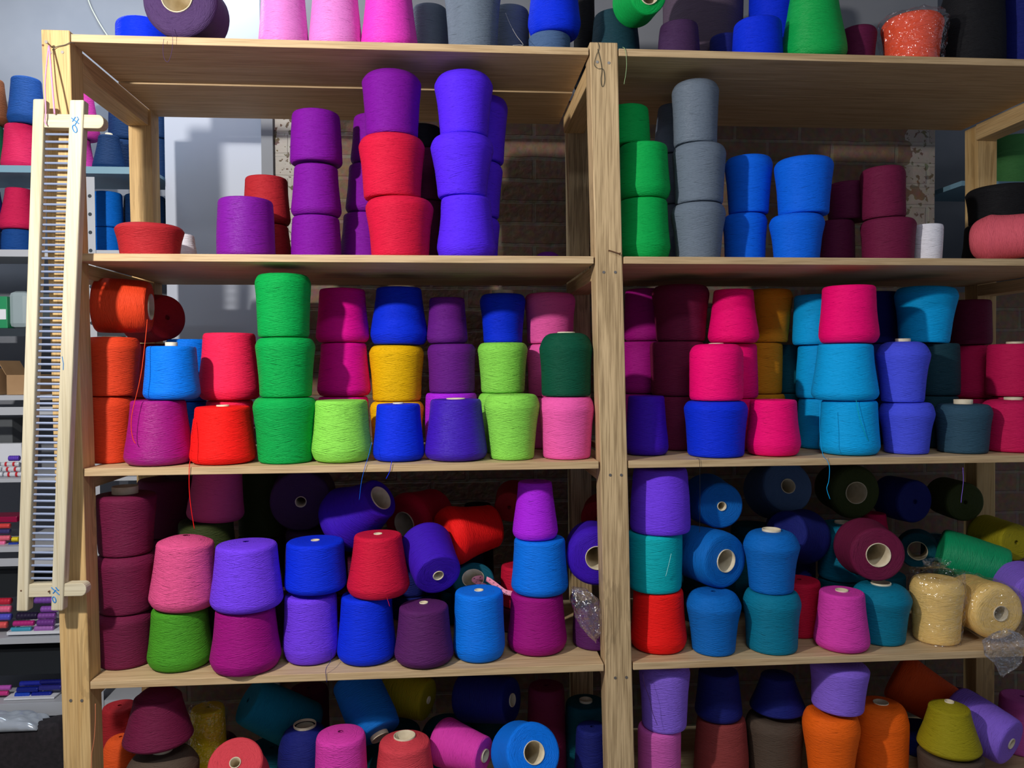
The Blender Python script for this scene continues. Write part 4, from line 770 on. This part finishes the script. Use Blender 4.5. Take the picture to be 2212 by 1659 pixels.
reel(20, 42, 990, 6, .87, (98, 66, 190), 'shiny violet thread reel on top of the silver tubes', G)
G = 'thread reels in the upper tray of the metal rack'
fd = boxat('red_folder', -60, 36, 1116, 1130, .87, .1, plain('red_gloss', (150, 16, 66), .15), 'shiny dark red folder above the coral and pink reels', 'folder')
for (y, c, n) in ((1137, (220, 70, 70), 'coral red'), (1149, (60, 56, 110), 'navy blue'), (1163, (236, 110, 132), 'salmon pink'), (1174.5, (240, 120, 170), 'bright pink')):
    reel(-40, 22 if y < 1170 else 12, y, 5.6, .85, c, n+' thread reel in the upper tray at the left edge', G)
reel(27, 40, 1165, 5.5, .86, (226, 206, 40), 'yellow thread reel in the upper tray beside the reed', G)
reel(20, 40, 1176, 4.5, .845, (30, 60, 160), 'blue thread reel under the yellow one in the upper tray', G)
rest(boxat('black_box', -60, 66, 1230, 1284, .86, .2, black_card, 'black carton in the rack behind the foot of the reed', 'carton'), at(0, 1290, .86).z)
G = 'thread reels in the middle tray of the metal rack'
for (y, c, n) in ((1300, (206, 40, 66), 'crimson red'), (1317, (244, 112, 152), 'light pink'), (1334, (90, 90, 210), 'lavender blue'), (1351, (236, 92, 92), 'coral')):
    reel(-40, 16 if y > 1340 else 24, y, 7.4, .86, c, n+' thread reel in the middle tray at the left edge', G)
def tray(x0, x1, yb, yf, label, m, h=.03, d=.2):
    a = at(x0, yb, .815); b = at(x1, yb, .815); z = at(x0, yf, .815).z
    mb = MB().box(a.x, b.x, .815, .818, z, z+h).box(a.x, b.x, .815+d, .818+d, z, z+h).box(a.x, a.x+.003, .8181, .8149+d, z, z+h).box(b.x-.003, b.x, .8181, .8149+d, z, z+h).box(a.x+.0031, b.x-.0031, .8181, .8149+d, z, z+.003)
    return tag(mb.build('tray', m), label, 'tray')
tray(14, 150, 1352, 1372, 'white tray of purple and pink thread reels at the foot of the reed', white_card, .012)
for (x0, x1, y, r, c, n) in ((38, 82, 1331, 8, (46, 38, 66), 'dark violet'), (30, 74, 1347, 6, (190, 44, 130), 'magenta'), (24, 68, 1360, 5, (70, 160, 190), 'pale turquoise'), (90, 124, 1316, 7, (150, 90, 190), 'lilac'),
                           (84, 120, 1331, 7, (140, 80, 170), 'violet'), (82, 118, 1345, 7, (120, 60, 150), 'plum'), (76, 116, 1358, 6.4, (170, 110, 190), 'pale lilac'), (76, 116, 1297, 7, (130, 80, 180), 'blue violet')):
    reel(x0, x1, y, r, .85 if y > 1340 else .90, c, n+' thread reel in the white tray at the foot of the reed', G)
rest(boxat('black_box', -60, 150, 1398, 1456, .86, .2, black_card, 'long black carton beside the lower left post', 'carton'), at(0, 1460, .86).z)
G = 'thread reels in the lowest tray of the metal rack'
for (x0, x1, y, c, n) in ((-40, 24, 1487, (190, 90, 190), 'orchid'), (-40, 18, 1499, (210, 60, 140), 'magenta pink')):
    reel(x0, x1, y, 5.5, .86, c, n+' thread reel at the left edge in the lowest tray', G, .2)
for (x0, x1, y, c, n) in ((44, 92, 1477, (40, 50, 170), 'bright blue'), (38, 84, 1490, (20, 34, 130), 'royal blue'), (34, 66, 1501, (30, 70, 190), 'azure'), (88, 134, 1474, (30, 34, 120), 'indigo'), (86, 134, 1486, (44, 44, 130), 'slate violet'), (70, 112, 1500, (24, 40, 150), 'navy')):
    reel(x0, x1, y, 6, .86 if y > 1480 else .9, c, n+' thread reel in the lowest tray beside the left post', G, .2)
ub = thing('card_box', 'low white box with small black lettering beside the lower left post', 'box', TM(at(62, 1520, .83)))
UBI = ub.matrix_basis.inverted(); a = at(8, 1523, .83); b = at(117, 1506, .83)
MB().box(a.x, b.x, .83, .9, JZ[7]+.002, b.z).build('carton', white_card, ub, bevel=.001, pinv=UBI)
inkm = plain('black_ink', (24, 24, 28), .6)
v = []; f = []
def s5(pts): return [at(x/5.945, 1380+y/5.945, .8295) for x, y in pts]
for pts in (([(192, 820), (190, 834), (196, 840), (212, 840), (218, 834), (220, 820)]), ([(262, 822), (244, 820), (234, 830), (240, 839), (260, 838)])):
    q, w_ = sweep(s5(pts), .0011, 5); f += [[i+len(v) for i in ff] for ff in w_]; v += q
meshobj('lettering', v, f, inkm, ub, pinv=UBI)
v = []; f = []
for pts in ([(80, 832), (182, 830)], [(536, 790), (654, 784)]):
    q, w_ = sweep(s5(pts), .0007, 5); f += [[i+len(v) for i in ff] for ff in w_]; v += q
meshobj('small_print', v, f, plain('grey_ink', (120, 122, 128), .6), ub, pinv=UBI)
# black cloth sack and a sheet of film on the lowest level
def sack(name, x0, x1, y0, Y, d, zb, m, label, cat, seed):
    a = at(x0, y0, Y); b = at(x1, y0, Y); nx, ny = 26, 12; v = []; f = []
    for j in range(ny+1):
        for i in range(nx+1):
            u, w_ = i/nx, j/ny; e = min(1, 6*min(u, 1-u, w_*.8+.02, 1.05-w_))**.5
            z = zb+(a.z-zb)*e*(.84+.16*u if name == 'black_sack' else 1-.5*u)+.012*noise.noise((u*7+seed, w_*7, seed))
            v.append((a.x+(b.x-a.x)*u, Y+d*w_, z))
    k0 = len(v)
    for j in range(ny+1):
        for i in range(nx+1): v.append((v[j*(nx+1)+i][0], v[j*(nx+1)+i][1], zb))
    for j in range(ny):
        for i in range(nx):
            p = j*(nx+1)+i; f.append([p, p+1, p+nx+2, p+nx+1]); f.append([k0+p, k0+p+nx+1, k0+p+nx+2, k0+p+1])
    for i in range(nx): f.append([i, k0+i, k0+i+1, i+1]); q = ny*(nx+1)+i; f.append([q, q+1, k0+q+1, k0+q])
    for j in range(ny): p = j*(nx+1); f.append([p, p+nx+1, k0+p+nx+1, k0+p]); p += nx; f.append([p, k0+p, k0+p+nx+1, p+nx+1])
    return tag(meshobj(name, v, f, m, smooth=True), label, cat)
sack('black_sack', -70, 150, 1572, .66, .125, ZF+.001, noisy('black_cloth', (20, 17, 22), (34, 28, 34), 60, .9, .5), 'black cloth sack on the floor beside the lower left post', 'sack', 3)
sack('plastic_sheet', -60, 78, 1553, .672, .10, at(0, 1582, .67).z, plain('crinkled_film', (176, 184, 196), .18, .3), 'crumpled clear plastic sheet on the black sack', 'plastic sheet', 9)
# ------------------------------------------------------------------ a second rack beyond the right back post
rk = thing('metal_shelving_rack', 'blue grey metal rack glimpsed behind the right back post', 'metal rack', TM((3.5, .9, ZF)))
KI = rk.matrix_basis.inverted(); zr = at(2190, 392, .8).z
for z in (zr, zr-.36):
    MB().box(3.12, 3.9, .80, 1.1 if z > 0 else .868, z-.02, z).build('rack_shelf', M['rackblue'], rk, pinv=KI)
for x in (3.86,):
    MB().box(x, x+.03, .78, .798, ZF, .95).box(x, x+.03, 1.1, 1.12, 0, .95).build('rack_upright', M['white'], rk, pinv=KI)
K['mgreen'] = (70, 128, 70)
st(1, .92, 'yarn cones on the metal rack behind', ('c', 2186, 288, 76, 80, 'mgreen', 'dull green yarn cone behind the right back post'), base=zr)
st(1, .92, 'yarn cones on the metal rack behind', ('c', 2240, 440, 130, 130, 'dteal', 'slate teal yarn cone behind the right back post, below the green one'), base=zr-.36)
# ------------------------------------------------------------------ clear plastic
def wrap(root, seed, top=.05, spread=1.07, knot=True, tail=None):
    me = yarn_of(root).data
    R = {}
    zs = [v.co.z for v in me.vertices]; h = max(zs)
    def rad(z):
        r = max((math.hypot(v.co.x, v.co.y) for v in me.vertices if abs(v.co.z-z) < h*.08), default=.05); return r
    n, v, f = 56, [], []
    rows = []
    for i in range(15):
        z = .0008+(h-.001)*i/14; rows.append((rad(z)*spread, z))
    rt = rows[-1][0]
    rows = [(.002, .0007), (rows[0][0]*.7, .0007)]+rows
    if knot: rows += [(rt*.98, h+.012), (rt*.72, h+.024), (rt*.42, h+top*.7), (rt*.16, h+top), (rt*.26, h+top*1.35), (rt*.34, h+top*1.7)]
    else: rows += [(rt*.8, h+.005), (rt*.3, h+.007), (.002, h+.007)]
    for j, (r, z) in enumerate(rows):
        for i in range(n):
            t = 2*math.pi*i/n
            w_ = noise.noise((math.cos(t)*3+seed, math.sin(t)*3, z*38+seed))*.010+noise.noise((math.cos(t)*8+seed, math.sin(t)*8, z*90))*.005
            rr = max(r+abs(w_)*(1 if r > .02 else .15), .001)
            v.append((rr*math.cos(t)*(1.0 if j < 18 or not knot else 1.5), rr*math.sin(t), max(.0006, z+(w_*.6 if 2 < j else 0))))
    for j in range(len(rows)-1):
        for i in range(n): f.append([j*n+i, j*n+(i+1) % n, (j+1)*n+(i+1) % n, (j+1)*n+i])
    return meshobj('plastic_wrap', v, f, M['film'], root)
wrap(wrapped_orange, 2.2, knot=False, spread=1.10)
wrap(wrapped_cream, 5.1, top=.034, spread=1.03)
wrap(wrapped_lying, 8.4, knot=False, spread=1.03)
wrap(wrapped_yellow, 4.4, knot=False, spread=1.08)
def crumple(pts, seed, parent=None, name='plastic_bag', amp=.014, n=26, inv=None):
    """film drawn through rings of (point, half width, half depth)"""
    v = []; f = []
    for j, (p, a, b) in enumerate(pts):
        for i in range(n):
            t = 2*math.pi*i/n
            k = 1+amp/.03*(noise.noise((math.cos(t)*2.5+seed, math.sin(t)*2.5, j*.9+seed))*.5+noise.noise((math.cos(t)*6, math.sin(t)*6+seed, j*1.7))*.35)
            v.append(p+Vector((a*k*math.cos(t), b*k*math.sin(t), amp*noise.noise((i*.7+seed, j*.8, seed)))))
    for j in range(len(pts)-1):
        for i in range(n): f.append([j*n+i, j*n+(i+1) % n, (j+1)*n+(i+1) % n, (j+1)*n+i])
    return meshobj(name, v, f, M['bag'], parent, False, pinv=inv)
T = []
for (x, y, Y, a, b) in ((2170, 1362, -.03, .012, .006), (2172, 1372, -.036, .050, .008), (2168, 1386, -.042, .062, .009), (2166, 1400, -.044, .066, .009), (2168, 1414, -.042, .062, .009), (2174, 1428, -.040, .048, .008), (2176, 1440, -.038, .034, .007), (2168, 1452, -.036, .016, .005), (2165, 1461, -.036, .003, .002)):
    T.append((at(x, y, Y), a, b))
crumple(T, 6.6, wrapped_lying, 'plastic_tail', .012, inv=wrapped_lying.matrix_basis.inverted())
T = []
for (x, y, Y, a, b) in ((1250, 1272, .06, .008, .008), (1268, 1280, .055, .034, .024), (1274, 1296, .05, .050, .03), (1278, 1314, .045, .052, .03), (1284, 1332, .045, .050, .028), (1288, 1350, .045, .042, .024), (1294, 1366, .045, .028, .018), (1300, 1380, .05, .008, .008)):
    T.append((at(x-12, y, Y), a*.80, b))
tag(crumple(T, 1.4, amp=.016), 'crumpled clear plastic bag stuffed beside the middle post', 'plastic bag')
# ------------------------------------------------------------------ measuring tape
def tape_mat():
    m, nt, p = newmat('tape_print'); L = nt.links.new
    uv = N(nt, 'ShaderNodeUVMap'); sx = N(nt, 'ShaderNodeSeparateXYZ'); L(uv.outputs[0], sx.inputs[0])
    fr = mth(nt, 'FRACT', mth(nt, 'MULTIPLY', sx.outputs[0], 200)); tick = mth(nt, 'MULTIPLY', mth(nt, 'LESS_THAN', fr, .3), mth(nt, 'GREATER_THAN', sx.outputs[1], .72))
    fc = mth(nt, 'FRACT', mth(nt, 'MULTIPLY', sx.outputs[0], 50)); num = mth(nt, 'MULTIPLY', mth(nt, 'MULTIPLY', mth(nt, 'LESS_THAN', fc, .34), mth(nt, 'GREATER_THAN', mth(nt, 'FRACT', mth(nt, 'MULTIPLY', fc, 9)), .5)), mth(nt, 'MULTIPLY', mth(nt, 'GREATER_THAN', sx.outputs[1], .25), mth(nt, 'LESS_THAN', sx.outputs[1], .6)))
    mx = N(nt, 'ShaderNodeMix', data_type='RGBA'); L(mth(nt, 'MAXIMUM', tick, num), mx.inputs[0]); mx.inputs[6].default_value = (*lin((240, 150, 178)), 1); mx.inputs[7].default_value = (*lin((50, 30, 40)), 1)
    L(mx.outputs[2], p.inputs['Base Color']); p.inputs['Roughness'].default_value = .45
    return m
def ribbon(name, pts, w, m, label=None, parent=None):
    P = catmull([at(x, y, Y) for x, y, Y in pts], 8); v = []; f = []; uv = []; s = 0
    for i, p in enumerate(P):
        d = (P[min(i+1, len(P)-1)]-P[max(i-1, 0)]).normalized()
        sd = d.cross(Vector((0, -.80, .6))).normalized()*w/2*(-1)
        v += [p+sd, p-sd, p-sd+Vector((0, .0006, -.0004)), p+sd+Vector((0, .0006, -.0004))]
    for i in range(len(P)-1):
        l = (P[i+1]-P[i]).length; a = i*4
        f.append([a, a+1, a+5, a+4]); uv.append([(s, 0), (s, 1), (s+l, 1), (s+l, 0)])
        f.append([a+3, a+7, a+6, a+2]); uv.append([(s, 0), (s+l, 0), (s+l, 1), (s, 1)])
        s += l
    return meshobj(name, v, f, m, parent, False, uv=uv)
tp = tape_mat()
tag(ribbon('measuring_tape', [(1048, 1266, .20), (1032, 1258, .23), (1024, 1252, .25), (1036, 1248, .25), (1052, 1251, .23), (1066, 1260, .205), (1080, 1271, .18), (1092, 1279, .165), (1107, 1282, .16)], .016, tp), 'pink measuring tape with black marks draped over the bright blue cone', 'measuring tape')
# ------------------------------------------------------------------ loose threads
def tp3(pts): return [at(x, y, Y) for x, y, Y in pts]
def by(label): return next(o for o in C.objects if o.get('label') == label)
thread(t1, tp3([(318, 690, .055), (316, 716, .035), (311, 760, .02), (306, 800, .005), (298, 840, -.002), (288, 880, -.006), (284, 905, -.008), (284, 930, -.008), (288, 950, -.008), (293, 958, -.008)]), .0011)
thread(fr, tp3([(418, 905, .03), (413, 945, -.002), (412, 985, -.006), (409, 1010, -.006), (409, 1060, -.003), (413, 1100, .0), (420, 1143, .01)]), .0011)
thread(by('royal blue yarn cone at the front under the yellow one'), tp3([(846, 996, -.004), (845, 1003, -.006), (842, 1018, -.005), (834, 1034, -.004)]), .0009)
thread(by('lime green yarn cone at the front under the magenta pair'), tp3([(803, 955, .02), (796, 985, -.003), (788, 1010, -.005), (781, 1040, -.002), (776, 1080, .01)]), .0007, K['azure'])
thread(sk[1], tp3([(1772, 870, .0), (1771, 930, -.014), (1777, 980, -.014), (1787, 995, -.005), (1792, 1012, -.005), (1790, 1040, -.004), (1786, 1056, -.004), (1793, 1078, -.003)]), .0009, K['sky'])
thread(sk[0], tp3([(1849, 862, .015), (1856, 900, .008), (1868, 935, .010), (1876, 952, .014)]), .0008, K['turq'])
thread(wrapped_cream, tp3([(2080, 1010, -.004), (2081, 1040, -.004), (2078, 1066, -.004), (2076, 1086, -.004)]), .0007, K['lav'])
thread(by('royal blue yarn cone at the front under the hot pink one'), tp3([(1504, 990, -.003), (1511, 995, -.005), (1512, 1040, -.004), (1512, 1100, -.004), (1511, 1150, -.003)]), .0006, K['black'])
thread(by('lilac violet yarn cone at the front under the royal blue one'), tp3([(716, 1410, .05), (713, 1430, .02), (704, 1446, -.003), (706, 1474, -.004)]), .0008, K['navy'])
thread(re_[1], tp3([(833, 1232, .05), (834, 1270, .035), (836, 1290, .03), (842, 1310, .03)]), .0008)
thread(by('low grey yarn cone with a loose thread beside the blue pair on the unit top'), tp3([(1092, 28, .15), (1101, 50, .14), (1115, 76, .06), (1130, 96, .0), (1122, 97, -.003), (1108, 98, -.003)]), .0006, (190, 186, 180))
thread(vt[1], tp3([(1450, 1196, .03), (1444, 1222, .028), (1438, 1245, .03)]), .0008, (150, 220, 220))
thread(by('dark plum yarn cone lying on its side at the left end of the unit top'), tp3([(354, 84, -.014), (352, 104, -.014), (354, 124, -.014), (362, 134, -.014), (369, 120, -.014), (373, 94, -.014), (372, 60, -.018)]), .0006)
thread(la[1], tp3([(1388, 1452, .02), (1392, 1478, .008), (1402, 1506, .012), (1410, 1540, .018), (1420, 1566, .022)]), .0007, (60, 30, 60))
tag(tube('hanging_cable', tp3([(186, -14, 1.262), (196, 14, 1.26), (207, 36, 1.262), (216, 52, 1.26), (226, 68, 1.262), (237, 84, 1.262)]), .0032, plain('pale_cable', (186, 188, 176), .5)), 'thin pale cable hanging on the wall above the left end of the unit', 'cable')
m_dark = plain('dark_thread', (60, 62, 52), .8); m_lg = plain('pale_green_thread', (150, 180, 130), .7); m_or = plain('orange_thread', (220, 130, 90), .7)
tag(tube('thread_scrap', tp3([(1292, 92, -.001), (1294, 104, -.002), (1287, 122, -.002), (1284, 140, -.002), (1292, 148, -.002), (1303, 150, -.002), (1306, 170, -.002), (1304, 184, -.002), (1300, 186, -.002), (1298, 170, -.002), (1300, 150, -.002), (1296, 126, -.002), (1291, 106, -.002)]), .0007, m_dark), 'dark tangled thread scrap stuck on top of the middle post', 'thread')
tag(tube('thread_scrap', tp3([(1345, 102, .002), (1350, 106, -.003), (1353, 124, -.003), (1353, 150, -.003), (1348, 182, -.003)]), .0008, m_lg), 'pale green thread scrap hanging from the top board beside the middle post', 'thread')
tag(tube('thread_scrap', tp3([(206, 1520, -.002+.002), (206, 1560, -.002), (203, 1600, -.003), (198, 1630, -.003), (197, 1665, -.003)]), .0009, m_or), 'pale orange thread scrap hanging down the lower left post', 'thread')
# ------------------------------------------------------------------ light
def lamp(name, typ, loc, power, col, size=.05, rot=None, sy=None):
    l = bpy.data.lights.new(name, typ); l.energy = power; l.color = col
    if typ == 'POINT': l.shadow_soft_size = size
    if typ == 'AREA':
        l.shape = 'RECTANGLE'; l.size = size; l.size_y = sy or size
    o = bpy.data.objects.new(name, l); C.objects.link(o); o.location = loc
    if rot: o.rotation_euler = rot
    return o
lamp('hanging_bulb', 'POINT', (-.22, -1.45, .58), 176, (1, .955, .89), .04)
lamp('ceiling_tube', 'AREA', (-.25, .76, 1.47), 22, (.78, .89, 1), 1.4, None, .10)
lamp('room_fill', 'AREA', (1.5, -2.4, 1.46), 26, (.88, .94, 1), 1.2, None, .3)  # unseen fill light added in front of the shelves to lift the right bay
w = bpy.data.worlds.new('room_air'); S.world = w; w.use_nodes = True
w.node_tree.nodes['Background'].inputs[0].default_value = (.72, .82, 1, 1); w.node_tree.nodes['Background'].inputs[1].default_value = .26
S.view_settings.view_transform = 'Standard'; S.view_settings.look = 'None'; S.view_settings.gamma = 1; S.view_settings.exposure = 0
S.cycles.use_denoising = True; S.cycles.max_bounces = 8; S.cycles.transparent_max_bounces = 12
